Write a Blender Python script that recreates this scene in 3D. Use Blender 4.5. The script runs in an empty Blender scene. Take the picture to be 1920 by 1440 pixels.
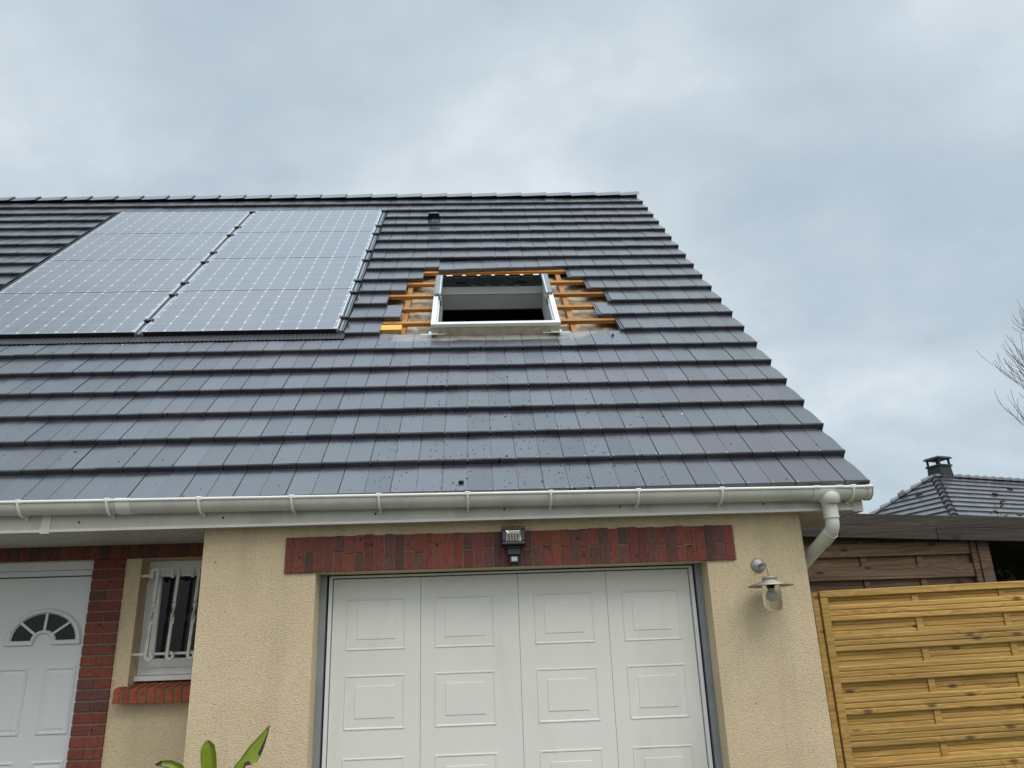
import bpy, bmesh, math, random
from mathutils import Vector, Matrix
R_ = math.radians
sc = bpy.context.scene
COL = sc.collection
random.seed(7)

# ------------------------------------------------------------------ camera
CAM = Vector((-0.2069, -4.9331, 1.6))
cam_d = bpy.data.cameras.new('camera')
cam = bpy.data.objects.new('camera', cam_d)
COL.objects.link(cam)
cr, cu, cw = Vector((0.9988, -0.0364, -0.0338)), Vector((0.0199, -0.3291, 0.9441)), Vector((0.0455, 0.9436, 0.3280))
cw.normalize(); cr = (cr - cw * cr.dot(cw)).normalized(); cu = cr.cross(cw)
cam.matrix_world = Matrix(((cr.x, cu.x, -cw.x, CAM.x), (cr.y, cu.y, -cw.y, CAM.y), (cr.z, cu.z, -cw.z, CAM.z), (0, 0, 0, 1)))
cam_d.sensor_fit = 'HORIZONTAL'
cam_d.sensor_width = 36.0
cam_d.lens = 1479.7 / 1920 * 36.0
cam_d.clip_start = 0.05
cam_d.clip_end = 3000
sc.camera = cam

# ------------------------------------------------------------------ node helper
def new_tree(mat_or_world):
    mat_or_world.use_nodes = True
    nt = mat_or_world.node_tree
    nt.nodes.clear()
    return nt

class NT:
    def __init__(self, nt):
        self.nt = nt
    def n(self, typ, ins=None, **kw):
        nd = self.nt.nodes.new(typ)
        for k, v in kw.items():
            setattr(nd, k, v)
        if ins:
            for k, v in ins.items():
                s = nd.inputs[k]
                if hasattr(v, 'is_linked') or isinstance(v, bpy.types.NodeSocket):
                    self.nt.links.new(v, s)
                else:
                    s.default_value = v
        return nd
    def math(self, op, a, b=None, c=None, clamp=False):
        ins = {0: a}
        if b is not None: ins[1] = b
        if c is not None: ins[2] = c
        nd = self.n('ShaderNodeMath', ins, operation=op)
        nd.use_clamp = clamp
        return nd.outputs[0]
    def ramp(self, fac, stops, interp='LINEAR'):
        nd = self.n('ShaderNodeValToRGB', {0: fac})
        cr = nd.color_ramp
        cr.interpolation = interp
        while len(cr.elements) < len(stops):
            cr.elements.new(0.5)
        for e, (p, c) in zip(cr.elements, stops):
            e.position = p
            e.color = (c[0], c[1], c[2], 1) if not isinstance(c, (int, float)) else (c, c, c, 1)
        return nd.outputs[0]
    def mix(self, fac, a, b, mode='MIX'):
        nd = self.n('ShaderNodeMix', data_type='RGBA', blend_type=mode)
        for s, v in ((nd.inputs[0], fac), (nd.inputs[6], a), (nd.inputs[7], b)):
            if isinstance(v, bpy.types.NodeSocket):
                self.nt.links.new(v, s)
            else:
                s.default_value = v if isinstance(v, (int, float)) else (v[0], v[1], v[2], 1)
        return nd.outputs[2]
    def maprange(self, v, a, b, c=0.0, d=1.0, smooth=False):
        nd = self.n('ShaderNodeMapRange', {0: v, 1: a, 2: b, 3: c, 4: d})
        if smooth: nd.interpolation_type = 'SMOOTHSTEP'
        return nd.outputs[0]
    def noise(self, vec, scale, detail=4, rough=0.55, dist=0.0):
        ins = {'Scale': scale, 'Detail': detail, 'Roughness': rough, 'Distortion': dist}
        if vec is not None: ins['Vector'] = vec
        return self.n('ShaderNodeTexNoise', ins).outputs[0]
    def mapping(self, vec, scale=(1, 1, 1), loc=(0, 0, 0), rot=(0, 0, 0)):
        return self.n('ShaderNodeMapping', {0: vec, 1: loc, 2: rot, 3: scale}).outputs[0]

# ------------------------------------------------------------------ world: overcast sky
SUN_DIR = Vector((0.35, -0.62, 1.0)).normalized()
sun_el = math.asin(SUN_DIR.z)
sun_rot = math.atan2(SUN_DIR.x, SUN_DIR.y)
w = bpy.data.worlds.new('World')
sc.world = w
nt = NT(new_tree(w))
sky = nt.n('ShaderNodeTexSky', sky_type='NISHITA')
sky.sun_disc = False
sky.sun_elevation = sun_el
sky.sun_rotation = sun_rot
sky.air_density = 1.0
sky.dust_density = 2.0
tc = nt.n('ShaderNodeTexCoord')
sep = nt.n('ShaderNodeSeparateXYZ', {0: tc.outputs['Generated']})
X, Y, Z = sep.outputs
zc = nt.math('MAXIMUM', nt.math('ADD', Z, 0.42), 0.2)
cv = nt.n('ShaderNodeCombineXYZ', {0: nt.math('DIVIDE', X, zc), 1: nt.math('DIVIDE', Y, zc), 2: 3.7}).outputs[0]
big = nt.noise(nt.mapping(cv, (1.0, 1.15, 1), (9.417, 25.802, 0)), 1.5, 5, 0.5, 0.2)
fine = nt.noise(nt.mapping(cv, (1.0, 1.3, 1), (6.862, 34.236, 0)), 4.2, 5, 0.55, 0.2)
cl = nt.math('ADD', nt.math('MULTIPLY', big, 0.72), nt.math('MULTIPLY', fine, 0.28))
cloud = nt.ramp(cl, [(0.38, (0.415, 0.497, 0.565)), (0.47, (0.482, 0.570, 0.633)), (0.55, (0.573, 0.655, 0.708)), (0.64, (0.73, 0.785, 0.82))])
# an overcast sky is brightest towards the zenith and round the veiled sun
zen = nt.maprange(Z, 0.72, 1.0, 1.0, 3.1, True)
back = nt.maprange(Y, 0.10, -0.75, 1.0, 1.35, True)
up = nt.maprange(Z, -0.02, 0.25, 0.0, 1.0)
side = nt.math('ADD', 1.0, nt.math('MULTIPLY', nt.maprange(X, 0.5, -0.6, -0.28, 0.35), nt.maprange(Z, 0.72, 0.95, 0.0, 1.0, True)))
gain = nt.math('MULTIPLY', nt.math('MULTIPLY', zen, side), nt.math('ADD', 1.0, nt.math('MULTIPLY', nt.math('SUBTRACT', back, 1.0), up)))
neutral = nt.mix(nt.math('MULTIPLY', nt.maprange(back, 1.0, 1.35), 1.0), cloud, nt.mix(0.7, cloud, (0.66, 0.655, 0.63)))
cg = nt.n('ShaderNodeVectorMath', {0: neutral, 'Scale': gain}, operation='SCALE').outputs[0]
bg1 = nt.n('ShaderNodeBackground', {0: cg, 1: 0.97})
bg2 = nt.n('ShaderNodeBackground', {0: sky.outputs[0], 1: 0.02})
add = nt.n('ShaderNodeAddShader', {0: bg1.outputs[0], 1: bg2.outputs[0]})
out = nt.n('ShaderNodeOutputWorld', {0: add.outputs[0]})

# ------------------------------------------------------------------ sun behind the cloud
sl = bpy.data.lights.new('sun', 'SUN')
sl.energy = 1.75
sl.angle = R_(45)
sl.color = (1.0, 0.955, 0.88)
so = bpy.data.objects.new('sun', sl)
COL.objects.link(so)
so.rotation_euler = SUN_DIR.to_track_quat('Z', 'Y').to_euler()
so.location = SUN_DIR * 40

vs = sc.view_settings
vs.view_transform = 'Standard'
vs.look = 'None'
vs.exposure = 0.0
vs.gamma = 1.0
vs.use_curve_mapping = False
sc.cycles.max_bounces = 8
sc.cycles.use_denoising = True

# ------------------------------------------------------------------ mesh builder
class MB:
    def __init__(self):
        self.v = []; self.f = []; self.t = []; self.m = []; self.sm = []
        self.uv = {}
    def poly(self, pts, tint=(0.5, 0.5, 0.5), mi=0, smooth=False):
        k = len(self.v)
        self.v += [Vector(p) for p in pts]
        self.f.append(list(range(k, k + len(pts))))
        self.t.append(tint); self.m.append(mi); self.sm.append(smooth)
    def grid(self, rows, tint=(0.5, 0.5, 0.5), mi=0, smooth=True, closed=False):
        k = len(self.v); n = len(rows[0])
        for r in rows: self.v += [Vector(p) for p in r]
        for i in range(len(rows) - 1):
            for j in range(n if closed else n - 1):
                a = k + i * n + j; b = k + i * n + (j + 1) % n
                self.f.append([a, b, b + n, a + n]); self.t.append(tint); self.m.append(mi); self.sm.append(smooth)
    def box(self, lo, hi, tint=(0.5, 0.5, 0.5), T=None, mi=0, skip=''):
        x0, y0, z0 = lo; x1, y1, z1 = hi
        p = [(x0, y0, z0), (x1, y0, z0), (x1, y1, z0), (x0, y1, z0), (x0, y0, z1), (x1, y0, z1), (x1, y1, z1), (x0, y1, z1)]
        if T: p = [T(*q) for q in p]
        k = len(self.v); self.v += [Vector(q) for q in p]
        for nm, f in (('d', (0, 3, 2, 1)), ('u', (4, 5, 6, 7)), ('f', (0, 1, 5, 4)), ('r', (1, 2, 6, 5)), ('b', (2, 3, 7, 6)), ('l', (3, 0, 4, 7))):
            if nm in skip: continue
            self.f.append([k + i for i in f]); self.t.append(tint); self.m.append(mi); self.sm.append(False)
    def cbox(self, lo, hi, c, tint=(0.5, 0.5, 0.5), T=None, mi=0):
        """box with all edges chamfered by c"""
        bm = bmesh.new()
        bmesh.ops.create_cube(bm, size=1)
        for v in bm.verts:
            v.co = Vector([lo[i] + (v.co[i] + .5) * (hi[i] - lo[i]) for i in range(3)])
        bmesh.ops.bevel(bm, geom=list(bm.edges), offset=c, segments=1, affect='EDGES', profile=0.5)
        k = len(self.v)
        bm.verts.index_update()
        for v in bm.verts: self.v.append(Vector(T(*v.co)) if T else v.co.copy())
        for f in bm.faces:
            self.f.append([k + v.index for v in f.verts]); self.t.append(tint); self.m.append(mi); self.sm.append(False)
        bm.free()
    def tube(self, pts, rad, seg=12, tint=(0.5, 0.5, 0.5), cap=True, mi=0, flat=None):
        pts = [Vector(p) for p in pts]
        if not hasattr(rad, '__len__'): rad = [rad] * len(pts)
        rows = []; prev = None
        for i, p in enumerate(pts):
            d = (pts[min(i + 1, len(pts) - 1)] - pts[max(i - 1, 0)])
            if d.length < 1e-9: d = Vector((0, 0, 1))
            d.normalize()
            if prev is None:
                a = Vector((0, 0, 1)) if abs(d.z) < 0.9 else Vector((1, 0, 0))
                prev = (a - d * a.dot(d)).normalized()
            else:
                prev = (prev - d * prev.dot(d)).normalized()
            q = d.cross(prev)
            rows.append([p + (prev * math.cos(2 * math.pi * j / seg) + q * math.sin(2 * math.pi * j / seg)) * rad[i] for j in range(seg)])
        self.grid(rows, tint, mi, True, True)
        if cap:
            self.poly(list(reversed(rows[0])), tint, mi); self.poly(rows[-1], tint, mi)
    def lathe(self, prof, c, seg=28, tint=(0.5, 0.5, 0.5), mi=0, T=None):
        rows = []
        for r, z in prof:
            row = [Vector((c[0] + r * math.cos(2 * math.pi * j / seg), c[1] + r * math.sin(2 * math.pi * j / seg), c[2] + z)) for j in range(seg)]
            if T: row = [Vector(T(*p)) for p in row]
            rows.append(row)
        self.grid(rows, tint, mi, True, True)
    def prism(self, poly2, a0, a1, T, tint=(0.5, 0.5, 0.5), mi=0, cap=True):
        """extrude a 2D polygon (u,w) between a0 and a1; T(a,u,w) -> point"""
        n = len(poly2)
        p0 = [T(a0, *q) for q in poly2]; p1 = [T(a1, *q) for q in poly2]
        for i in range(n):
            j = (i + 1) % n
            self.poly([p0[i], p1[i], p1[j], p0[j]], tint, mi)
        if cap:
            self.poly(list(reversed(p0)), tint, mi); self.poly(p1, tint, mi)
    def build(self, name, mats, parent=None, local=False, recalc=True):
        me = bpy.data.meshes.new(name)
        org = Vector((0, 0, 0))
        if parent is not None and not local:
            q = parent
            while q is not None:
                org = org + q.location; q = q.parent
        me.from_pydata([v - org for v in self.v], [], self.f)
        at = me.color_attributes.new('tint', 'FLOAT_COLOR', 'CORNER')
        data = []
        for f, t in zip(self.f, self.t):
            data += [t[0], t[1], t[2], 1.0] * len(f)
        at.data.foreach_set('color', data)
        me.polygons.foreach_set('material_index', self.m)
        me.polygons.foreach_set('use_smooth', self.sm)
        if not isinstance(mats, (list, tuple)): mats = [mats]
        for m in mats: me.materials.append(m)
        if recalc:
            bm = bmesh.new(); bm.from_mesh(me)
            bmesh.ops.recalc_face_normals(bm, faces=bm.faces)
            bm.to_mesh(me); bm.free()
        me.update()
        o = bpy.data.objects.new(name, me)
        COL.objects.link(o)
        if parent is not None: o.parent = parent
        return o

def thing(name, loc, label, cat, group=None):
    o = bpy.data.objects.new(name, None)
    o.empty_display_size = 0.1
    COL.objects.link(o)
    o.location = loc
    o['label'] = label; o['category'] = cat
    if group: o['group'] = group
    return o
def tag(o, label, cat, group=None):
    o['label'] = label; o['category'] = cat
    if group: o['group'] = group
    return o
rnd = random.random
def ru(a, b): return a + (b - a) * rnd()

# ------------------------------------------------------------------ roof frame
PHI = 0.8023; E_ = 0.3608; YE = -0.1447; ZE = 2.5773; XV = 2.252; CW = 0.1578
cph, sph = math.cos(PHI), math.sin(PHI)
def RF(x, s, h=0.0): return Vector((x, YE + s * cph - h * sph, ZE + s * sph + h * cph))
S_RIDGE = 21.25 * E_

# ------------------------------------------------------------------ materials
def principled(name):
    m = bpy.data.materials.new(name)
    t = NT(new_tree(m))
    b = t.n('ShaderNodeBsdfPrincipled')
    t.n('ShaderNodeOutputMaterial', {0: b.outputs[0]})
    return m, t, b
def setin(t, b, **kw):
    for k, v in kw.items():
        k = k.replace('_', ' ')
        if isinstance(v, bpy.types.NodeSocket): t.nt.links.new(v, b.inputs[k])
        elif isinstance(v, tuple): b.inputs[k].default_value = (*v, 1)
        else: b.inputs[k].default_value = v
def bump(t, b, height, strength=0.3, dist=0.01):
    n = t.n('ShaderNodeBump', {'Height': height, 'Strength': strength, 'Distance': dist})
    t.nt.links.new(n.outputs[0], b.inputs['Normal'])

def simple(name, col, rough=0.5, metal=0.0, var=0.12, scale=6.0, bmp=0.0, bscale=60.0, dirt=None, dirt_scale=3.0):
    m, t, b = principled(name)
    tc = t.n('ShaderNodeTexCoord').outputs['Object']
    n = t.noise(tc, scale, 5, 0.6)
    lo = tuple(c * (1 - var) for c in col); hi = tuple(min(1, c * (1 + var)) for c in col)
    c = t.ramp(n, [(0.3, lo), (0.7, hi)])
    if dirt:
        d = t.noise(t.mapping(tc, (1, 1, 0.35)), dirt_scale, 6, 0.65, 0.4)
        c = t.mix(t.maprange(d, 0.50, 0.74, 0, 0.7), c, dirt)
    setin(t, b, Base_Color=c, Roughness=rough, Metallic=metal)
    if bmp: bump(t, b, t.noise(tc, bscale, 4, 0.6), bmp, 0.004)
    return m

def plaster():
    m, t, b = principled('beige roughcast render')
    tc = t.n('ShaderNodeTexCoord').outputs['Object']
    g1 = t.noise(tc, 150, 3, 0.6, 0.6)
    g2 = t.noise(t.mapping(tc, (1, 1, 1.4)), 78, 3, 0.6, 0.8)
    h = t.math('ADD', t.math('MULTIPLY', g1, 0.45), t.math('MULTIPLY', g2, 0.75))
    base = t.ramp(t.noise(tc, 1.6, 5, 0.6), [(0.3, (0.625, 0.500, 0.325)), (0.7, (0.725, 0.592, 0.405))])
    pits = t.maprange(h, 0.62, 0.46, 0, 0.5)
    c = t.mix(pits, base, (0.36, 0.275, 0.16))
    st = t.noise(t.mapping(tc, (3.5, 3.5, 0.5)), 1.5, 5, 0.65)
    c = t.mix(t.maprange(st, 0.52, 0.72, 0, 0.34), c, (0.36, 0.30, 0.19))
    vo = t.n('ShaderNodeTexVoronoi', {'Vector': tc, 'Scale': 5.0})
    spk = t.math('MULTIPLY', t.math('LESS_THAN', vo.outputs['Distance'], 0.035), 0.6)
    c = t.mix(spk, c, (0.16, 0.12, 0.07))
    setin(t, b, Base_Color=c, Roughness=0.92)
    bump(t, b, h, 0.75, 0.012)
    return m

def tile_mat(name='slate grey concrete roof tile', main=True, dark=(0.021, 0.0225, 0.035), light=(0.033, 0.035, 0.053), spec=0.95):
    m, t, b = principled(name)
    tint = t.n('ShaderNodeAttribute', attribute_name='tint')
    ts = t.n('ShaderNodeSeparateColor', {0: tint.outputs['Color']})
    pos = t.n('ShaderNodeNewGeometry').outputs['Position']
    c = t.mix(ts.outputs[0], dark, light)
    cl = t.noise(pos, 3.2, 6, 0.65, 0.5)
    c = t.mix(t.maprange(cl, 0.45, 0.75, 0, 0.5), c, (0.052, 0.056, 0.064))
    fi = t.noise(t.mapping(pos, (18, 90, 90)), 1.0, 4, 0.6)
    c = t.mix(t.maprange(fi, 0.55, 0.8, 0, 0.25), c, (0.07, 0.073, 0.082))
    rough = t.math('ADD', t.maprange(cl, 0.3, 0.75, 0.19, 0.36), t.math('MULTIPLY', ts.outputs[1], 0.06))
    matte = 0.0
    if main:
        sx = t.n('ShaderNodeSeparateXYZ', {0: pos})
        s = t.math('ADD', t.math('MULTIPLY', t.math('SUBTRACT', sx.outputs[1], YE), cph), t.math('MULTIPLY', t.math('SUBTRACT', sx.outputs[2], ZE), sph))
        x = sx.outputs[0]
        # debris crumbs below the opening
        zone = t.math('MULTIPLY', t.maprange(t.math('ABSOLUTE', t.math('SUBTRACT', x, 0.0)), 1.15, 0.5, 0, 1, True), t.maprange(s, 4.3, 3.6, 0, 1))
        clus = t.maprange(t.noise(pos, 4.5, 3, 0.6), 0.48, 0.66, 0.12, 1.0)
        zone = t.math('ADD', t.math('MULTIPLY', t.math('MULTIPLY', zone, clus), 0.20), 0.006)
        wv = t.n('ShaderNodeVectorMath', {0: pos, 1: t.n('ShaderNodeVectorMath', {0: t.n('ShaderNodeTexNoise', {'Vector': pos, 'Scale': 40.0}).outputs[1], 'Scale': 0.03}, operation='SCALE').outputs[0]}, operation='ADD').outputs[0]
        wo = t.n('ShaderNodeSeparateXYZ', {0: wv}).outputs
        fl2 = t.n('ShaderNodeCombineXYZ', {0: wo[0], 1: t.math('ADD', t.math('MULTIPLY', wo[1], cph), t.math('MULTIPLY', wo[2], sph)), 2: 0.0}).outputs[0]
        for scl, thr in ((8.0, 0.07), (19.0, 0.12), (40.0, 0.20)):
            vo = t.n('ShaderNodeTexVoronoi', {'Vector': fl2, 'Scale': scl}, voronoi_dimensions='2D')
            vr = t.n('ShaderNodeSeparateColor', {0: vo.outputs['Color']})
            spk = t.math('MULTIPLY', t.math('LESS_THAN', vo.outputs['Distance'], thr), t.math('LESS_THAN', vr.outputs[0], zone))
            c = t.mix(spk, c, (0.016, 0.015, 0.014))
            matte = t.math('MAXIMUM', spk, matte)
        # a few pale lime spots
        vo = t.n('ShaderNodeTexVoronoi', {'Vector': pos, 'Scale': 4.0})
        vr = t.n('ShaderNodeSeparateColor', {0: vo.outputs['Color']})
        spk = t.math('MULTIPLY', t.math('LESS_THAN', vo.outputs['Distance'], 0.028), t.math('LESS_THAN', vr.outputs[1], 0.22))
        c = t.mix(spk, c, (0.75, 0.76, 0.76))
        matte = t.math('MAXIMUM', spk, matte)
        # dried residue where the old window flashing lay
        nz = t.noise(pos, 9, 4, 0.6)
        sw = t.math('ADD', s, t.math('MULTIPLY', t.math('SUBTRACT', nz, 0.5), 0.03))
        right = t.math('SUBTRACT', 0.90, t.math('MULTIPLY', t.math('SUBTRACT', 2.52, sw), 1.1))
        msk = t.math('MULTIPLY', t.math('GREATER_THAN', sw, 2.345), t.math('MULTIPLY', t.math('GREATER_THAN', x, -0.93), t.math('LESS_THAN', x, right)))
        msk = t.math('MULTIPLY', msk, t.math('LESS_THAN', s, 2.53))
        c = t.mix(t.math('MULTIPLY', msk, t.maprange(nz, 0.3, 0.6, 0.35, 0.8)), c, (0.27, 0.245, 0.205))
        rough = t.math('ADD', rough, t.math('MULTIPLY', msk, 0.25))
        # lichen near the ridge by the verge
        li = t.noise(pos, 14, 5, 0.7)
        lz = t.math('MULTIPLY', t.maprange(s, 6.9, 7.6, 0, 1), t.maprange(x, 0.2, 2.2, 0.25, 1.0))
        c = t.mix(t.math('MULTIPLY', t.maprange(li, 0.50, 0.62, 0, 0.75), lz), c, (0.085, 0.10, 0.055))
    setin(t, b, Base_Color=c, Roughness=rough, Specular_IOR_Level=t.math('MULTIPLY', t.math('SUBTRACT', 1.0, matte), t.math('MULTIPLY', t.maprange(t.math('ADD', t.math('MULTIPLY', ts.outputs[2], 0.6), t.math('MULTIPLY', cl, 0.8)), 0.2, 0.9, 0.87, 1.15), spec)),
          Coat_Weight=t.math('MULTIPLY', t.math('SUBTRACT', 1.0, matte), t.math('MULTIPLY_ADD', ts.outputs[2], 0.14, 0.42)), Coat_Roughness=0.22)
    bump(t, b, t.math('ADD', t.math('MULTIPLY', fi, 0.5), t.noise(pos, 7, 3, 0.5)), 0.055, 0.01)
    return m

def brick_mat():
    m, t, b = principled('red and purple facing brick')
    tint = t.n('ShaderNodeAttribute', attribute_name='tint').outputs['Color']
    tc = t.n('ShaderNodeTexCoord').outputs['Object']
    n = t.noise(tc, 45, 4, 0.65)
    c = t.mix(1.0, tint, t.ramp(n, [(0.3, 0.62), (0.7, 1.15)]), 'MULTIPLY')
    vo = t.n('ShaderNodeTexVoronoi', {'Vector': tc, 'Scale': 30.0})
    vr = t.n('ShaderNodeSeparateColor', {0: vo.outputs['Color']})
    c = t.mix(t.math('MULTIPLY', t.math('LESS_THAN', vo.outputs['Distance'], 0.3), t.math('LESS_THAN', vr.outputs[0], 0.045)), c, (0.03, 0.016, 0.015))
    setin(t, b, Base_Color=c, Roughness=0.85)
    bump(t, b, n, 0.4, 0.005)
    return m
def mortar_mat():
    return simple('grey brick mortar', (0.17, 0.135, 0.105), 0.95, var=0.2, scale=30, bmp=0.5)

def wood(name, c1, c2, knot, rough=0.7, kn=0.145, green=None):
    """grain runs along the object's X axis; tint.r offsets each board"""
    m, t, b = principled(name)
    tint = t.n('ShaderNodeSeparateColor', {0: t.n('ShaderNodeAttribute', attribute_name='tint').outputs['Color']})
    tc = t.n('ShaderNodeTexCoord').outputs['Object']
    off = t.n('ShaderNodeCombineXYZ', {0: t.math('MULTIPLY', tint.outputs[0], 37.0), 1: t.math('MULTIPLY', tint.outputs[1], 11.0), 2: t.math('MULTIPLY', tint.outputs[0], 5.0)}).outputs[0]
    p = t.n('ShaderNodeVectorMath', {0: tc, 1: off}, operation='ADD').outputs[0]
    # knots bend the grain
    ps = t.n('ShaderNodeSeparateXYZ', {0: p})
    kp = t.n('ShaderNodeCombineXYZ', {0: t.math('MULTIPLY', ps.outputs[0], 3.1), 1: t.math('MULTIPLY', t.math('ADD', ps.outputs[2], t.math('MULTIPLY', ps.outputs[1], 0.35)), 8.5), 2: 0.0}).outputs[0]
    vo = t.n('ShaderNodeTexVoronoi', {'Vector': kp, 'Scale': 1.0, 'Randomness': 1.0}, voronoi_dimensions='2D')
    vr = t.n('ShaderNodeSeparateColor', {0: vo.outputs['Color']})
    kmask = t.math('MULTIPLY', t.maprange(vo.outputs['Distance'], kn, kn * 0.3, 0, 1, True), t.math('LESS_THAN', vr.outputs[0], 0.36))
    sep = t.n('ShaderNodeSeparateXYZ', {0: p})
    wob = t.noise(t.mapping(p, (1.5, 5, 5)), 1.0, 3, 0.5)
    g = t.math('ADD', t.math('ADD', t.math('MULTIPLY', sep.outputs[2], 210.0), t.math('MULTIPLY', sep.outputs[1], 90.0)), t.math('ADD', t.math('MULTIPLY', wob, 26.0), t.math('MULTIPLY', t.maprange(vo.outputs['Distance'], kn * 2.6, 0.0, 0, 1, True), 7.0)))
    grain = t.math('MULTIPLY_ADD', t.math('SINE', g), 0.5, 0.5)
    fi = t.noise(t.mapping(p, (6, 120, 120)), 1.0, 3, 0.6)
    st_ = t.noise(t.mapping(p, (1.1, 26, 26)), 1.0, 4, 0.65, 0.3)
    f = t.math('ADD', t.math('ADD', t.math('MULTIPLY', grain, 0.30), t.math('MULTIPLY', fi, 0.25)), t.maprange(st_, 0.38, 0.62, 0.0, 0.45))
    c = t.mix(f, c1, c2)
    if green:
        gn = t.noise(t.mapping(p, (1.2, 4, 4)), 1.3, 4, 0.6)
        c = t.mix(t.maprange(gn, 0.5, 0.75, 0, 0.45), c, green)
    c = t.mix(t.math('MULTIPLY', kmask, 0.92), c, knot)
    c = t.mix(1.0, c, t.n('ShaderNodeCombineColor', {0: t.maprange(tint.outputs[2], 0, 1, 0.72, 1.22), 1: t.maprange(tint.outputs[2], 0, 1, 0.72, 1.22), 2: t.maprange(tint.outputs[2], 0, 1, 0.72, 1.22)}).outputs[0], 'MULTIPLY')
    setin(t, b, Base_Color=c, Roughness=rough)
    bump(t, b, f, 0.25, 0.004)
    return m

def panel_mat():
    m, t, b = principled('photovoltaic cells under glass')
    uv = t.n('ShaderNodeTexCoord').outputs['UV']
    sp = t.n('ShaderNodeSeparateXYZ', {0: uv})
    fx = t.math('FRACT', sp.outputs[0]); fy = t.math('FRACT', sp.outputs[1])
    ax = t.math('ABSOLUTE', t.math('SUBTRACT', fx, 0.5)); ay = t.math('ABSOLUTE', t.math('SUBTRACT', fy, 0.5))
    gapx = t.math('GREATER_THAN', ax, 0.486)
    gapy = t.math('GREATER_THAN', ay, 0.491)
    dia = t.math('GREATER_THAN', t.math('ADD', ax, ay), 0.908)
    bus = t.math('LESS_THAN', t.math('ABSOLUTE', t.math('SUBTRACT', t.math('FRACT', t.math('MULTIPLY', fy, 3.0)), 0.5)), 0.035)
    cell = t.n('ShaderNodeTexWhiteNoise', {0: t.n('ShaderNodeVectorMath', {0: uv}, operation='FLOOR').outputs[0]}, noise_dimensions='3D').outputs[0]
    obj = t.n('ShaderNodeObjectInfo').outputs['Random']
    base = t.mix(t.math('MULTIPLY_ADD', cell, 0.6, t.math('MULTIPLY', obj, 0.4)), (0.026, 0.028, 0.058), (0.046, 0.047, 0.078))
    c = t.mix(t.math('MULTIPLY', bus, 0.55), base, (0.32, 0.34, 0.37))
    c = t.mix(t.math('MULTIPLY', gapy, 0.35), c, (0.55, 0.58, 0.60))
    c = t.mix(t.math('MULTIPLY', gapx, 0.62), c, (0.62, 0.65, 0.67))
    c = t.mix(dia, c, (0.58, 0.60, 0.63))
    pos = t.n('ShaderNodeNewGeometry').outputs['Position']
    dirt = t.noise(pos, 2.0, 6, 0.7, 0.5)
    c = t.mix(t.maprange(dirt, 0.4, 0.8, 0.02, 0.16), c, (0.30, 0.30, 0.29))
    setin(t, b, Base_Color=c, Roughness=0.35, Specular_IOR_Level=0.5, Coat_Weight=0.9, Coat_Roughness=t.maprange(dirt, 0.3, 0.8, 0.06, 0.22), Coat_IOR=1.45)
    return m

def glass_dark(name, col=(0.012, 0.016, 0.02)):
    m, t, b = principled(name)
    setin(t, b, Base_Color=col, Roughness=0.05, Specular_IOR_Level=0.22)
    return m

M_PLASTER = plaster()
M_TILE = tile_mat()
M_TILE2 = tile_mat('old brown grey roof tile', False, (0.070, 0.072, 0.082), (0.125, 0.128, 0.142), 0.8)
M_BRICK = brick_mat(); M_MORTAR = mortar_mat()
M_PVC = simple('aged white pvc', (0.60, 0.60, 0.545), 0.38, var=0.05, dirt=(0.36, 0.35, 0.28), dirt_scale=2.5)
M_PVC_EDGE = simple('clean white pvc', (0.74, 0.74, 0.70), 0.35, var=0.05)
M_SOFFIT = simple('white pvc soffit board', (0.55, 0.53, 0.52), 0.45, var=0.05)
M_DOOR = simple('white painted garage door', (0.71, 0.71, 0.67), 0.42, var=0.03, scale=2, dirt=(0.58, 0.57, 0.51), dirt_scale=2.2)
M_FDOOR = simple('white painted front door', (0.62, 0.63, 0.65), 0.4, var=0.02, scale=2)
M_WHITE = simple('white lacquered frame', (0.74, 0.75, 0.75), 0.35, var=0.03)
M_STEEL = simple('dull grey steel guide rail', (0.27, 0.30, 0.315), 0.45, 0.3)
M_BLACK = simple('black plastic', (0.010, 0.011, 0.016), 0.38, var=0.2)
M_GAPBLACK = simple('black gap', (0.006, 0.006, 0.008), 0.9)  # paints the darkness of gaps and openings; also used on screws and tray
M_ALU = simple('aluminium profile', (0.62, 0.64, 0.65), 0.32, 0.75, var=0.08)
M_GREYCAP = simple('grey coated aluminium cover', (0.20, 0.225, 0.25), 0.38, 0.35)
M_DKGREY = simple('dark grey coated sheet', (0.050, 0.056, 0.064), 0.45, 0.2)
M_LEAD = simple('dark ribbed flashing', (0.020, 0.023, 0.026), 0.55, 0.1, var=0.25, scale=14)
M_PV = panel_mat()
M_BATTEN = wood('fresh treated roof batten', (0.50, 0.235, 0.058), (0.27, 0.112, 0.026), (0.08, 0.035, 0.012))
M_YELLOW = wood('clean yellow timber', (0.72, 0.43, 0.10), (0.58, 0.32, 0.065), (0.25, 0.12, 0.03))
M_FENCE = wood('new pressure treated pine', (0.560, 0.345, 0.095), (0.250, 0.138, 0.032), (0.105, 0.054, 0.018), green=(0.325, 0.205, 0.048))
M_OLDWOOD = wood('weathered grey brown board', (0.200, 0.122, 0.066), (0.042, 0.023, 0.012), (0.012, 0.007, 0.005))
M_OLDBOARD = wood('dark weathered fascia board', (0.060, 0.047, 0.038), (0.010, 0.008, 0.006), (0.006, 0.004, 0.004), kn=0.17)
M_PINE = wood('greying pine slat', (0.20, 0.155, 0.10), (0.12, 0.088, 0.058), (0.03, 0.02, 0.014))
M_UNDER = simple('crinkled reflective roof underlay', (0.33, 0.235, 0.135), 0.40, 0.2, var=0.65, scale=15, bmp=1.0, bscale=24)
M_LINING = simple('grey plasterboard lining', (0.42, 0.43, 0.42), 0.8, var=0.06)
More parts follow.
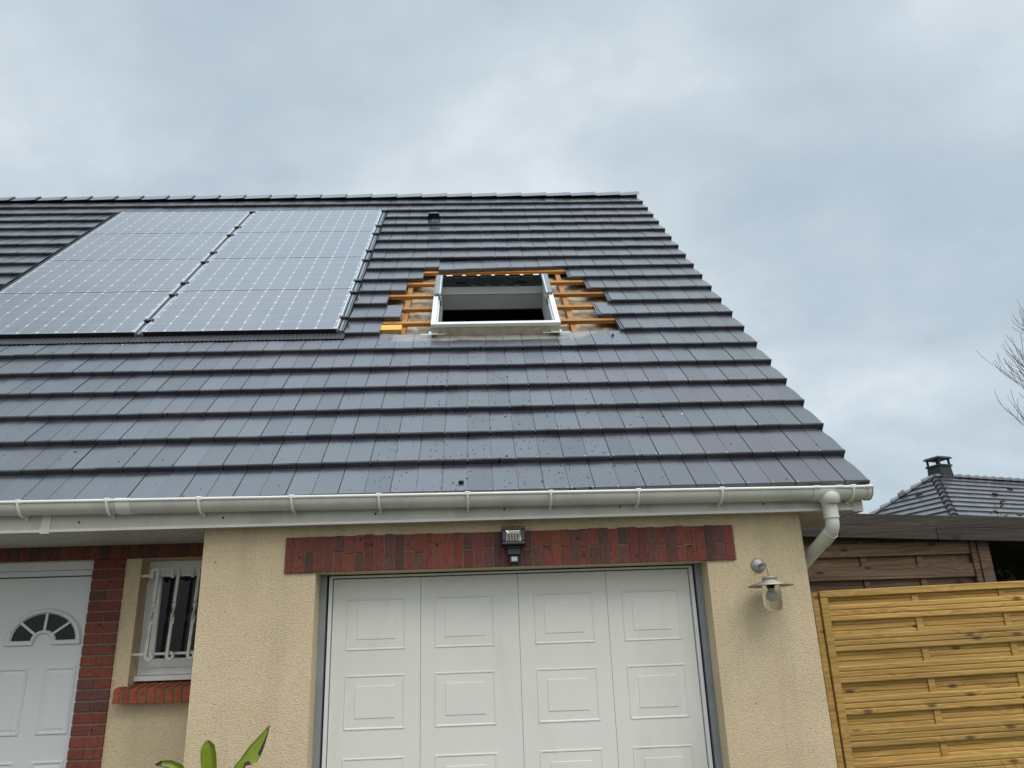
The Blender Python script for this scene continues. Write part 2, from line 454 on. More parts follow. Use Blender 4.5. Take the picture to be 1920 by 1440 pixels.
M_ATTIC = simple('attic shade black', (0.05, 0.05, 0.06), 0.9)  # near-black puts the darkness of the attic into the colour
M_GLASS = glass_dark('dark window glass')
M_ZINC = simple('tarnished galvanised metal', (0.36, 0.325, 0.26), 0.48, 0.5, var=0.3, scale=20)
M_ZINC2 = simple('dull grey cast metal', (0.33, 0.34, 0.35), 0.45, 0.5, var=0.15, scale=20)
M_CONC = simple('dark wet paving', (0.085, 0.084, 0.082), 0.85, var=0.25, scale=3, bmp=0.4)
M_GROUND = simple('gravel and lawn earth', (0.085, 0.10, 0.05), 0.95, var=0.4, scale=2)
M_BARK = simple('dark bare bark', (0.060, 0.050, 0.048), 0.9, var=0.3, scale=10)

# ------------------------------------------------------------------ ground
g = MB(); g.poly([(-900, -900, 0), (900, -900, 0), (900, 900, 0), (-900, 900, 0)])
o = g.build('ground', M_GROUND); o['kind'] = 'structure'
g = MB(); g.box((-3.9, -14, -0.1), (2.6, 0.3, 0.012)); o = g.build('driveway', M_CONC); o['kind'] = 'structure'

# ================================================================== HOUSE
XL, XR, HO, ZSOF = -1.885, 1.822, 2.13, 2.412
YR = 0.577
house = thing('house', (0, 0, 0), 'beige rendered house with dark flat tiled roof, red brick trim and white garage door', 'house')

wl = MB()
wl.box((XL, 0, 0), (-1.2, 0.26, 2.45)); wl.box((1.2, 0, 0), (XR, 0.26, 2.45)); wl.box((-1.2, 0, HO), (1.2, 0.26, 2.45))
wl.box((XL, 0.26, 0), (XL + 0.25, 0.83, 2.45))
DX0, DX1, DZ = -3.76, -2.795, 2.317
WX0, WX1, WZ0 = -2.482, -1.93, 1.50
wl.box((-8.6, YR, 0), (DX0, 0.83, 2.45)); wl.box((DX0, YR, DZ), (DX1, 0.83, 2.45)); wl.box((DX1, YR, 0), (WX0, 0.83, 2.45))
wl.box((WX0, YR, 0), (WX1, 0.83, WZ0)); wl.box((WX0, YR, DZ), (WX1, 0.83, 2.45)); wl.box((WX1, YR, 0), (XL, 0.83, 2.45))
gp = [(0.26, 0), (10.45, 0), (10.45, 2.45), (5.18, 7.80), (0.26, 2.80)]
TY = lambda a, u, w_: (a, u, w_)
wl.prism(gp, XR - 0.25, XR, TY)
wl.prism([(0.83, 0), (10.45, 0), (10.45, 2.45), (5.18, 7.80), (0.83, 3.35)], -8.6, -8.35, TY)
wl.box((-8.35, 10.2, 0), (XR - 0.25, 10.45, 2.45))
wl.build('wall', M_PLASTER, house)
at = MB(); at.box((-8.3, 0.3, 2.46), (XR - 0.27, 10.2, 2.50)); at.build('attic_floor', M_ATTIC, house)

# --- brick dressings
def brick_tint():
    r = rnd()
    if r < 0.40: c = (0.195, 0.050, 0.033)
    elif r < 0.68: c = (0.165, 0.044, 0.034)
    elif r < 0.90: c = (0.120, 0.049, 0.042)
    else: c = (0.100, 0.046, 0.040)
    k = ru(0.85, 1.15)
    return tuple(q * k for q in c)
lin = MB()
lx0, lx1, lz1 = -1.386, 1.3885, 2.347
lin.box((lx0 + .004, -0.010, HO + .002), (lx1 - .004, 0.004, lz1 - .004), mi=1)
x = lx0
while x < lx1 - 0.02:
    wd = min(0.0605 * ru(0.93, 1.07), lx1 - x)
    top = lz1 + ru(-0.006, 0.002); y0 = -0.014 - ru(0, 0.004)
    if rnd() < 0.45:
        zb = HO - 0.0015 + ru(0, 0.002); lin.cbox((x, y0, zb), (x + wd - 0.007, 0.0, top), 0.002, brick_tint())
    else:
        zm = (HO + lz1) / 2 + ru(-0.012, 0.014)
        lin.cbox((x, y0, HO - 0.001 + ru(0, 0.002)), (x + wd - 0.007, 0.0, zm - 0.0035), 0.002, brick_tint())
        lin.cbox((x, y0 - ru(-.002, .002), zm + 0.0035), (x + wd - 0.007, 0.0, top), 0.002, brick_tint())
    x += wd
lin.build('brick_lintel', [M_BRICK, M_MORTAR], house)

pil = MB()
px0, px1 = DX1 + 0.002, -2.585
pil.box((px0 + .003, YR - 0.011, 0), (px1 - .003, YR + 0.003, 2.315), mi=1)
z = 2.318; i = 0
while z > 0:
    h = 0.066
    y0 = YR - 0.016 - ru(0, .003)
    if i % 2 == 0: pil.cbox((px0, y0, z - h + .009), (px1, YR, z), 0.002, brick_tint())
    else:
        xm = px0 + (px1 - px0) * ru(.47, .56)
        pil.cbox((px0, y0, z - h + .009), (xm - .004, YR, z), 0.002, brick_tint()); pil.cbox((xm + .004, y0, z - h + .009), (px1, YR, z), 0.002, brick_tint())
    z -= h + 0.0025; i += 1
pil.build('brick_pillar', [M_BRICK, M_MORTAR], house)
bd = MB()
bd.box((-8.5, YR - 0.012, 2.322), (XL - .002, YR + .004, ZSOF - .002), mi=1)
x = -8.5
while x < XL - 0.05:
    bw = min(0.066, XL - .003 - x)
    bd.cbox((x, YR - 0.017 - ru(0, .003), 2.320), (x + bw - .007, YR, ZSOF - .004), 0.002, brick_tint()); x += bw
bd.build('brick_band', [M_BRICK, M_MORTAR], house)

# --- soffit, fascia, gutter
sf = MB()
xx = -8.9
while xx < XL:
    x1 = min(xx + 0.05, XL - .001)
    sf.box((xx + .0025, -0.098, ZSOF), (x1 - .0025, YR + .02, ZSOF + .012)); xx += 0.05
sf.box((-8.9, -0.09, ZSOF + .008), (XL, YR + .02, ZSOF + .02))
sf.box((XL + .001, -0.098, ZSOF), (XR + .0, 0.0, ZSOF + .012))
sf.box((XR + .001, -0.098, ZSOF - .012), (2.16, 0.6, ZSOF))
sf.build('soffit', M_SOFFIT, house)
fa = MB()
fa.box((-8.9, -0.102, ZSOF - .004), (2.13, -0.084, 2.585))
fa.box((-8.9, -0.108, ZSOF - .010), (2.13, -0.09, ZSOF + .006), mi=1)
fa.box((-2.818, -0.1085, ZSOF - .018), (-2.765, -0.100, 2.56), mi=1)
fa.box((2.02, -0.1085, ZSOF - .014), (2.024, -0.100, 2.5), mi=2); fa.box((2.128, -0.109, ZSOF - .02), (2.192, -0.08, 2.56))
fa.box((2.172, -0.1, ZSOF - .02), (2.192, 0.5, 2.56))
for (sx, sz) in ((-2.6, 2.456), (-1.75, 2.46), (-0.835, 2.458), (-0.05, 2.465), (0.666, 2.463), (1.567, 2.455)):
    fa.tube([(sx, -0.1055, sz), (sx, -0.099, sz)], 0.006, 10, mi=2)
fa.build('fascia', [M_PVC, M_PVC_EDGE, M_GAPBLACK], house)

gut = MB()
GY, GR = -0.166, 0.064
def gz(x): return 2.559 - 0.0079 * (x + 3.0)
def gprof(r, zz, n=16):
    return [(GY + r * math.cos(a), zz + r * math.sin(a)) for a in [math.pi + math.pi * i / n for i in range(n + 1)]]
def gshell(mb, xa, xb, r0, r1, mi=0, cap=False):
    rows = []
    for xq in (xa, xb):
        zz = gz(xq)
        p = gprof(r1, zz) + list(reversed(gprof(r0, zz)))
        rows.append([(xq, q[0], q[1]) for q in p])
    mb.grid(rows, (.5, .5, .5), mi, True, True)
    mb.poly(rows[0], mi=mi); mb.poly(list(reversed(rows[1])), mi=mi)
def bead(mb, xa, xb, r, mi=0, n=2):
    mb.tube([(xa + (xb - xa) * i / n, GY - GR - 0.002, gz(xa + (xb - xa) * i / n) + 0.004) for i in range(n + 1)], r, 12, mi=mi)
gshell(gut, -8.9, 2.205, GR - .003, GR)
bead(gut, -8.9, 2.205, 0.0095, 1)
gutter = gut.build('gutter', [M_PVC, M_PVC_EDGE], house)
for bx in (-2.902, -2.393, -1.86, -1.317, -0.801, -0.271, 0.231, 0.764, 1.277, 2.092):
    br = MB()
    zz = gz(bx)
    arc = [(bx, GY + (GR + .006) * math.cos(a), zz + (GR + .006) * math.sin(a)) for a in [math.pi * (1 + 0.86 * i / 12) for i in range(13)]]
    rows = []
    for p in arc:
        d = Vector((0, p[1] - GY, p[2] - zz)).normalized()
        P = Vector(p)
        rows.append([P + Vector((-.008, 0, 0)) - d * .005, P + Vector((.008, 0, 0)) - d * .005, P + Vector((.004, 0, 0)) + d * .008, P + Vector((-.004, 0, 0)) + d * .008])
    br.grid(rows, closed=True, smooth=False)
    br.cbox((bx - .018, GY - GR - .015, zz - .006), (bx + .018, GY - GR + .012, zz + .017), .004)
    br.box((bx - .008, -0.118, zz - .085), (bx + .008, -0.1095, zz - .02))
    br.build('bracket', M_PVC_EDGE, gutter)
un = MB()
gshell(un, -2.345, -2.265, GR + .001, GR + .005); bead(un, -2.345, -2.265, 0.013)
un.build('union_sleeve', M_PVC_EDGE, gutter)
ol = MB()
gshell(ol, 1.845, 2.03, GR + .001, GR + .005); bead(ol, 1.845, 1.885, 0.013); bead(ol, 1.985, 2.03, .013)
ol.tube([(1.955, GY, gz(1.95) + .002), (1.955, GY - .006, gz(1.95) - .012), (1.955, GY - .010, gz(1.95) - .035), (1.955, GY - .008, gz(1.95) - .075), (1.955, GY, 2.440), (1.955, GY, 2.425)], [.020, .048, .066, .064, .049, .047], 28)
ol.build('outlet', M_PVC, gutter)
se = MB()
gshell(se, 2.185, 2.208, GR + .001, GR + .006)
rows = [(2.208, q[0], q[1]) for q in gprof(GR + .006, gz(2.2))]
se.poly(rows); se.poly([(2.214, a[1], a[2]) for a in rows])
bead(se, 2.17, 2.214, .013)
se.build('end_cap', M_PVC, gutter)

dp = MB()
P = [(1.955, GY, 2.43), (1.955, GY, 2.32)]
a = Vector((1.955, GY, 2.30)); b_ = Vector((1.868, 0.215, 2.095))
dirn = (b_ - a).normalized()
for k in range(1, 8):
    tt = k / 7
    d2 = (Vector((0, 0, -1)) * (1 - tt) + dirn * tt).normalized()
    P.append(Vector(P[-1]) + d2 * 0.012)
P.append(b_ + Vector((0, 0, .0))); 
for k in range(1, 6):
    tt = k / 5
    d2 = (dirn * (1 - tt) + Vector((0, 0, -1)) * tt).normalized()
    P.append(Vector(P[-1]) + d2 * 0.014)
P.append((Vector(P[-1]).x, Vector(P[-1]).y, 0.02))
dp.tube(P, 0.041, 24)
for (za, zb, r) in ((2.435, 2.345, .0455),):
    dp.tube([(1.955, GY, za), (1.955, GY, zb)], r, 24)
    dp.tube([(1.955, GY, za + .001), (1.955, GY, za - .006)], r + .003, 24); dp.tube([(1.955, GY, zb + .005), (1.955, GY, zb - .002)], r + .002, 24)
A0 = Vector(P[8]); 
dp.tube([A0 - dirn * .02, A0 + dirn * .07], .0445, 24)
dp.build('downpipe', M_PVC, house)

# --- roof tiles
def rowlims(i):
    """x intervals (in cells counted left from the verge) that carry tiles, and slip"""
    return {8: (7, 21), 9: (8, 20), 10: (7, 21), 11: (8, 20), 12: (9, 19)}.get(i)
tl = MB()
NC = 72
PVL, PVR = -5.03, -1.375
def slip(i, xq):
    if i == 13 and -0.62 < xq < 1.0: return -0.085 * (1 - (xq + 0.6) / 1.6)
    return 0.0
def tile_cell(mb, i, xa, xb, left_gap, right_gap, verge=False, mi=0, sB=0.0):
    s0, s1 = (i - 1) * E_ + ru(-.002, .002), i * E_ + 0.03
    a = xa + left_gap; b = xb - right_gap
    jl, jr = ru(-.0018, .0018), ru(-.0018, .0018)
    tint = (ru(0.0, 1.0), rnd(), rnd())
    da, db = slip(i, a) + sB, slip(i, b) + sB
    if (a + b) / 2 < -0.594: da = db = sB
    hT = -0.039
    th = 0.048
    def pt(x_, s_, h_): return RF(x_, s_, h_)
    prof = [(0.002, -th), (0.0, -0.007), (0.006, 0.0), (s1 - s0, hT)]
    L = [pt(a, s0 + da + q[0], q[1] + jl) for q in prof]; Rr = [pt(b, s0 + db + q[0], q[1] + jr) for q in prof]
    if verge:
        # outer edge rounded over and tapering up under the course above
        sm = s0 + (s1 - s0) * 0.62
        n = 6
        for k in range(len(prof) - 1):
            if k < 2: mb.poly([L[k], Rr[k], Rr[k + 1], L[k + 1]], tint)
        e0 = [L[2]]; r0 = []
        edge = []
        for k in range(n + 1):
            u = k / n
            s_ = s0 + 0.006 + (s1 - s0 - 0.006) * u
            inset = 0.0 if u < 0.45 else 0.05 * ((u - 0.45) / 0.55) ** 1.7
            edge.append((s_, b - inset, hT * u))
        for k in range(n):
            s_a, xa_, ha = edge[k]; s_b, xb_, hb = edge[k + 1]
            mb.poly([pt(a, s_a, ha), pt(xa_ - .014, s_a, ha), pt(xb_ - .014, s_b, hb), pt(a, s_b, hb)], tint)
            mb.poly([pt(xa_ - .014, s_a, ha), pt(xa_, s_a, ha - .008), pt(xb_, s_b, hb - .008), pt(xb_ - .014, s_b, hb)], tint, smooth=False)
            mb.poly([pt(xa_, s_a, ha - .008), pt(xa_, s_a, ha - .11), pt(xb_, s_b, hb - .11), pt(xb_, s_b, hb - .008)], tint)
        mb.poly([L[0], L[1], L[2], L[3]], tint); mb.poly([L[0], pt(a, s1, hT - .012), pt(b - .03, s1, hT - .012), Rr[0]], tint); mb.poly([L[0], L[3], pt(a, s1, hT - .012)], tint)
        mb.poly([pt(b, s0, -.007), pt(b, s0 + .002, -.11), pt(b - .02, s0 + .002, -.11), pt(b - .02, s0, -.007)], tint)
        return
    for k in range(3): mb.poly([L[k], Rr[k], Rr[k + 1], L[k + 1]], tint)
    mb.poly([L[0], L[1], L[2], L[3]], tint); mb.poly([Rr[3], Rr[2], Rr[1], Rr[0]], tint)
    # underside
    ub = [pt(a, s1 + da, hT - .012), pt(b, s1 + db, hT - .012)]
    mb.poly([L[0], ub[0], ub[1], Rr[0]], tint); mb.poly([L[0], L[3], ub[0]], tint); mb.poly([Rr[0], ub[1], Rr[3]], tint)
    # little cast nibs on the lower edge near the joint
    for xn in (a + .012, b - .012):
        if rnd() < 0.5:
            w_ = ru(.006, .011)
            mb.poly([pt(xn - w_, s0 + da + .004, .0006), pt(xn + w_, s0 + da + .004, .0006), pt(xn + w_ * .5, s0 + da + .014, .003), pt(xn - w_ * .5, s0 + da + .014, .003)], (0.05, 0.9, 0))
def bed(mb, i, xa, xb):
    """the solid tile body seen between neighbouring cells"""
    s0, s1 = (i - 1) * E_, i * E_ + 0.03
    da, db = slip(i, xa), slip(i, xb)
    if (xa + xb) / 2 < -0.594: da = db = 0.0
    mb.poly([RF(xa, s0 + .004 + da, -.016), RF(xb, s0 + .004 + db, -.014), RF(xb, s1 + db, -.0445), RF(xa, s1 + da, -.0445)], (0, 1, 0))
for i in range(1, 22):
    hole = rowlims(i)
    for k in range(NC):
        xb = XV - k * CW; xa = xb - CW
        if hole and hole[0] <= k < hole[1]: continue
        # solar array pocket
        if 8 <= i <= 19:
            if xb < PVR + .02 and xa > PVL - .02 : continue
            if xa < PVR < xb: xa = PVR
            if xa < PVL < xb: xb = PVL
            if xb - xa < 0.02: continue
        strong = (k + i) % 2 == 0
        rg = 0.0034 if strong else 0.0012; lg = 0.0012 if strong else 0.0034
        if k == 0: tile_cell(tl, i, xa, xb, lg, 0.0, True)
        else: tile_cell(tl, i, xa, xb, lg, rg)
        bed(tl, i, xa, xb - (0 if k else .02))
    if hole:
        # interlocking edge left bare on the tiles right of the opening
        xe = XV - hole[0] * CW
        s0, s1 = (i - 1) * E_, i * E_ + .03
        for (q0, q1, h0) in ((0.0, 0.010, -.014), (0.010, 0.016, -.006), (0.016, 0.026, -.016), (0.026, 0.034, -.008)):
            tl.box((xe - q1, s0 + .003, -.05), (xe - q0 - .0005, s1, h0), (0.9, 0.6, 0), T=lambda a, b, c: RF(a, b, c - .028 * max(0, (b - s0)) / E_))
# rear slope
rb = RF(0, S_RIDGE, -.02)
tl.poly([(XV, rb.y, rb.z), (-9.2, rb.y, rb.z), (-9.2, rb.y * 2 + .145, ZE), (XV, rb.y * 2 + .145, ZE)], (0.4, 0.5, 0))
roof = tl.build('roof', M_TILE, house, recalc=False)

rt = MB()
pitch = 0.366
x = -9.0; j = 0
while x < 2.262:
    x1 = min(x + pitch, 2.262)
    rows = []
    nseg = 6
    for (xq, rr_) in ((x - .035, .062), (x1 - .03, .084), (x1, .090), (x1 + .002, .072)):
        row = []
        prof = []
        for kk in range(nseg + 1):
            u = -1 + 2 * kk / nseg
            prof.append((u * (rr_ + .045), rr_ * (1 - abs(u) ** 1.6) - 0.045 - abs(u) * .050))
        row = [Vector((xq, rb.y + p_[0], rb.z + p_[1] + .02)) for p_ in prof]
        rows.append(row)
    rt.grid(rows, (rnd(), rnd(), 0), smooth=False)
    x += pitch; j += 1
rt.build('ridge', M_TILE, roof)
def roof_vent(xc, s, wd, ht):
    v = MB()
    rows = []
    n = 10
    for (so_, hh, ww) in ((0.0, ht, wd), (0.03, ht * 1.02, wd), (0.16, 0.02, wd * .8)):
        rows.append([RF(xc + ww / 2 * math.copysign(min(1, abs(math.cos(a_)) ** .35), math.cos(a_)), s + so_, -.03 + (hh + .03) * math.sin(a_) ** .6) for a_ in [math.pi * q / n for q in range(n + 1)]])
    v.grid(rows)
    v.poly([RF(xc - wd * .42, s + .012, 0), RF(xc + wd * .42, s + .012, 0), RF(xc + wd * .40, s + .012, ht * .82), RF(xc - wd * .40, s + .012, ht * .82)], mi=1)
    v.build('roof_vent', [M_TILE, M_GAPBLACK], roof)
roof_vent(-0.72, 6.33, 0.165, 0.085)
roof_vent(-6.72, 6.42, 0.52, 0.10)

# battens, counter battens and underlay in the bare patch
SX0, SX1, SS0, SS1 = -0.600, 0.562, 2.49, 3.745
ul = MB()
def crink(x_, s_): return -0.128 + 0.012 * math.sin(x_ * 23 + s_ * 9) * math.sin(s_ * 31 - x_ * 7)
def sheet(xa, xb, sa, sb):
    nx = max(1, int((xb - xa) / .05)); ns = max(1, int((sb - sa) / .05))
    if nx > 60: nx = 1
    if ns > 60: ns = 1
    ul.grid([[RF(xa + (xb - xa) * a_ / nx, sa + (sb - sa) * b_ / ns, crink(xa + (xb - xa) * a_ / nx, sa + (sb - sa) * b_ / ns)) for a_ in range(nx + 1)] for b_ in range(ns + 1)])
sheet(-1.6, SX0 + .03, 2.4, 4.7); sheet(SX1 - .03, 1.6, 2.4, 4.7); sheet(SX0 + .03, SX1 - .03, SS1 - .02, 4.7); sheet(SX0 + .03, SX1 - .03, 2.2, SS0 + .02)
sheet(-9, -1.6, 0.3, S_RIDGE - .1); sheet(1.6, 2.1, .3, S_RIDGE - .1); sheet(-1.6, 1.6, 4.7, S_RIDGE - .1); sheet(-1.6, 1.6, .3, 2.2)
ul.build('underlay', M_UNDER, roof)
wd_ = lambda: (rnd(), rnd(), ru(.35, .95))
for n in range(8, 13):
    s = n * E_ - 0.035
    for (xa, xb) in ((-1.36, SX0 - .004), (SX1 + .004, 1.42)) if n < 12 else ((-1.3, 1.3),):
        bt = MB(); bt.cbox((xa, s - .027, -.082), (xb, s + .027, -.046), .0015, wd_(), T=RF); bt.build('batten', M_BATTEN, roof)
for (xc, s0, s1) in ((-0.875, 2.45, 4.5), (0.715, 2.45, 4.5), (-0.66, 2.45, 3.8), (1.22, 2.45, 4.5), (-1.3, 2.45, 4.5)):
    if xc == -0.66: continue
    bt = MB(); bt.cbox((xc - .026, s0, -.110), (xc + .026, s1, -.083), .0015, wd_(), T=RF); bt.build('counter_batten', M_BATTEN, roof)
bt = MB(); bt.cbox((-1.085, 2.63, -.06), (-0.875, 2.745, -.024), .003, (.3, .4, .9), T=RF); bt.build('packing_block', M_YELLOW, roof)
# flashing below the panels and tray under them
fl = MB()
n = 200
rows = [[], []]
for k in range(n + 1):
    xq = -9.0 + (-1.38 + 9.0) * k / n if False else PVL - 0.05 + (PVR - PVL + .06) * k / n
    hz_ = 0.006 if k % 2 else 0.010
    rows[0].append(RF(xq, 2.425, hz_ - .024)); rows[1].append(RF(xq, 2.565, hz_ - .030))
fl.grid(rows, smooth=False)
fl.poly([RF(PVL - .05, 2.55, -.06), RF(PVR, 2.55, -.06), RF(PVR, 6.9, -.06), RF(PVL - .05, 6.9, -.06)], mi=1)
fl.build('array_flashing', [M_LEAD, M_GAPBLACK], roof)

# --- roof window frame waiting for its sash
rw = MB()
FH = 0.080
rw.cbox((SX0, SS0, .046), (SX1, SS0 + .05, FH), .003, T=RF); rw.box((SX0 + .004, SS0 + .007, -.05), (SX1 - .004, SS0 + .046, .0455), T=RF, mi=1)
rw.build('roof_window', [M_WHITE, simple('stained timber upstand', (0.50, 0.44, 0.34), .8, var=.25, scale=12)], house); rwo = bpy.data.objects['roof_window']
rwo['label'] = 'white roof window frame without its sash, open onto the dark attic'
sd = MB()
for sgn, xo in ((1, SX0), (-1, SX1)):
    lo, hi = sorted((xo, xo + sgn * .047))
    sd.cbox((lo, SS0 + .05, -.02), (hi, SS1, FH), .003, T=RF)
    lo, hi = sorted((xo + sgn * .047, xo + sgn * .060))
    sd.box((lo, SS0 + .05, -.02), (hi, SS1 - .02, FH - .035), T=RF)
sd.box((SX0 + .047, SS1 - .03, -.095), (SX1 - .047, SS1, -.012), T=RF)
sd.build('frame_rail', M_WHITE, rwo)
for sgn, xo in ((1, SX0), (-1, SX1)):
    cp = MB()
    lo, hi = sorted((xo + sgn * .006, xo + sgn * .078))
    cp.cbox((lo, 3.20, FH + .001), (hi, SS1 + .005, FH + .028), .006, T=RF); cp.build('side_cover', M_GREYCAP, rwo)
    cp = MB()
    lo, hi = sorted((xo + sgn * .058, xo + sgn * .066)); cp.box((lo, 3.18, FH - .05), (hi, SS1 - .03, FH + .03), T=RF); cp.build('cover_strip', M_WHITE, rwo)
    cp = MB()
    lo, hi = sorted((xo + sgn * .061, xo + sgn * .075)); cp.cbox((lo, 3.06, FH - .05), (hi, 3.18, FH - .028), .003, T=RF); cp.tube([RF(lo, 3.10, FH - .02), RF(hi, 3.10, FH - .02)], .012, 10); cp.build('hinge', M_DKGREY, rwo)
hd = MB()
hx0, hx1 = SX0 + .062, SX1 - .062
hd.box((hx0, SS1 - .035, -.012), (hx1, SS1 - .031, FH + .012), T=RF)
for k in range(7):
    xc = hx0 + (hx1 - hx0) * (k + .55) / 7.0
    ww = .05 if 0 < k < 6 else .085
    hd.box((xc - ww / 2 * .7, SS1 - .040, FH + .012), (xc + ww / 2 * .7, SS1 - .034, FH + .026), T=RF)
    hd.box((xc - ww / 2 * .7, SS1 - .041, FH + .026), (xc + ww / 2 * .7, SS1 - .015, FH + .030), T=RF, mi=1)
    if 1 < k < 6: hd.box((xc - .075, SS1 - .0375, -.010), (xc - .02, SS1 - .0352, .004), T=RF, mi=2)
for xc in (hx0 + .20, hx1 - .22): hd.box((xc - .055, SS1 - .0375, .022), (xc + .055, SS1 - .0352, .046), T=RF, mi=3)
hd.build('head_flashing', [M_DKGREY, M_WHITE, M_GREYCAP, M_GAPBLACK], rwo)
ln = MB()
LX0, LX1 = SX0 + .062, SX1 - .062
a_ = [(LX0, SS0 + .052), (LX1, SS0 + .052), (LX1, SS1 - .032), (LX0, SS1 - .032)]
for k in range(4):
    p, q = a_[k], a_[(k + 1) % 4]
    top = -.09 if k == 2 else -.02
    ln.poly([RF(*p, top), RF(*q, top), RF(*q, -.262), RF(*p, -.262)])
# torn plaster edge along the top
for k in range(16):
    xa = LX0 + (LX1 - LX0) * k / 16; xb = LX0 + (LX1 - LX0) * (k + 1) / 16
    ln.box((xa, SS1 - .036, -.0925 - ru(0, .003)), (xb - ru(0, .012), SS1 - .032, -.089 + ru(0, .002)), T=RF, mi=1)
ln.build('lining', [M_LINING, M_WHITE], rwo)
for xa, xb in ((-0.69, -0.47), (0.40, 0.64)):
    bk = MB(); bk.cbox((xa, 2.434, .002), (xb, 2.449, .005), .001, T=RF); bk.cbox((xa + .07, 2.45, .002), (xb - .07, SS0 + .01, .006), .001, T=RF)
    bk.build('fixing_bracket', M_ALU, rwo)
# ceiling behind closes the attic off; its darkness is painted near-black
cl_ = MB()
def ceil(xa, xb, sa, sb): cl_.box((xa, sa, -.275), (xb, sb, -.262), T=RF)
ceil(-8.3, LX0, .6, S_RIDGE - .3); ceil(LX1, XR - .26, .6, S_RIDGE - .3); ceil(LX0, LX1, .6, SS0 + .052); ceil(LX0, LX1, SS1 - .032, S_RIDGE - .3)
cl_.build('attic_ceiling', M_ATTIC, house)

# --- garage door
gd = MB()
for sgn in (-1, 1):
    def bx(x0, x1, y0, y1, z0, z1, mi):
        lo, hi = sorted((sgn * x0, sgn * x1)); gd.box((lo, y0, z0), (hi, y1, z1), mi=mi)
    bx(1.160, 1.200, 0.150, 0.27, 0, 2.128, 1)
    bx(1.148, 1.160, 0.20, 0.27, 0, 2.128, 2)
    bx(1.128, 1.148, 0.172, 0.25, 0, 2.110, 0)
gd.box((-1.160, 0.200, 2.112), (1.160, 0.27, 2.129), mi=2)
gd.box((-1.148, 0.172, 2.110), (1.148, 0.25, 2.121), mi=0)
gdo = gd.build('garage_door', [M_WHITE, M_STEEL, M_GAPBLACK], house)
lf = MB()
yd = 0.196
gx = [-1.125, -0.580, 0.032, 0.592, 1.125]
for k in range(4): lf.cbox((gx[k] + .0008, yd, 0.03), (gx[k + 1] - .0008, yd + .04, 2.104), .0018)
lf.build('leaf', M_DOOR, gdo)
def relief(mb, x0, x1, z0, z1, y, steps, mi=0):
    loops = []
    for ins, dy in steps:
        loops.append([(x0 + ins, y + dy, z0 + ins), (x1 - ins, y + dy, z0 + ins), (x1 - ins, y + dy, z1 - ins), (x0 + ins, y + dy, z1 - ins)])
    mb.grid(loops, smooth=False, closed=True, mi=mi)
    mb.poly(loops[-1], mi=mi)
for cx_ in ((-1.037, -0.670), (-0.494, -0.122), (0.126, 0.504), (0.682, 1.048)):
    for zt in (1.984, 1.535, 1.078, 0.622):
        pm = MB()
        wx = (cx_[1] - cx_[0]); 
        ix = (wx - 0.236) / 2
        relief(pm, cx_[0], cx_[1], zt - .310, zt, yd, [(0, .002), (.005, -.0045), (.011, -.0038), (.016, -.0003), (.017, -.0008), (.064, -.0015), (.066, -.0048), (.069, -.0050)])
        pm.build('panel', M_DOOR, gdo)

# --- front door
fd = MB()
fy = 0.628
fd.box((DX0, fy - .025, 2.262), (DX1, fy + .05, DZ - .001))
fd.box((DX0, fy - .018, 2.225), (DX1 - .0, fy + .05, 2.259))
fd.box((DX1 - .018, fy - .025, 0), (DX1, fy + .05, 2.222)); fd.box((DX0, fy - .025, 0), (DX0 + .05, fy + .05, 2.222))
fdo = fd.build('front_door', M_FDOOR, house)
lf = MB(); lf.cbox((DX0 + .055, fy, 0.03), (DX1 - .021, fy + .045, 2.219), .004); lf.build('leaf', M_FDOOR, fdo)
fcx, fcz = -3.082, 1.812
def ell(rx, rz, a): return (fcx + rx * math.cos(a), fcz + rz * math.sin(a))
AA = [math.pi * k / 32 for k in range(33)]
gl = MB()
outer = [ell(.208, .172, a) for a in AA]; inner = [ell(.070, .058, a) for a in AA]
gl.grid([[(p[0], fy - .002, p[1]) for p in outer], [(p[0], fy - .002, p[1]) for p in inner]], smooth=False)
gl.build('fanlight', M_GLASS, fdo)
fr = MB()
def ring(mb, r0, r1, y0, y1, base=True):
    prof = [(r0, y0), (r0 + (r1 - r0) * .3, y1), (r0 + (r1 - r0) * .75, y1), (r1, y0)]
    mb.grid([[(fcx + rr_[0] * math.cos(a), rr_[1], fcz + rr_[0] * .83 * math.sin(a)) for a in AA] for rr_ in prof], smooth=False)
ring(fr, .205, .245, fy - .003, fy - .016); ring(fr, .052, .082, fy - .003, fy - .014)
for (xa, xb) in ((-.245, -.060), (.060, .245)):
    fr.cbox((fcx + xa, fy - .015, fcz - .028), (fcx + xb, fy + .002, fcz + .002), .005)
for a in (40, 88, 138):
    a = R_(a); d = Vector((math.cos(a), 0, .83 * math.sin(a))); nrm = Vector((-d.z, 0, d.x)).normalized() * .0075
    c0 = Vector((fcx, fy - .012, fcz)) + d * .075; c1 = Vector((fcx, fy - .012, fcz)) + d * .21
    fr.poly([c0 - nrm, c1 - nrm, c1 + nrm, c0 + nrm]); bk_ = Vector((0, .012, 0))
    fr.poly([c0 - nrm, c0 - nrm + bk_, c1 - nrm + bk_, c1 - nrm]); fr.poly([c0 + nrm, c1 + nrm, c1 + nrm + bk_, c0 + nrm + bk_])
fr.build('fanlight_frame', M_FDOOR, fdo)
for (xa, xb) in ((-3.045, -2.840), (-3.345, -3.145)):
    for (za, zb) in ((1.238, 1.650), (0.45, 1.092)):
        pm = MB(); relief(pm, xa, xb, za, zb, fy, [(0, .002), (.006, -.007), (.014, -.008), (.022, .0015 - .003), (.032, -.002), (.040, -.005)]); pm.build('panel', M_FDOOR, fdo)

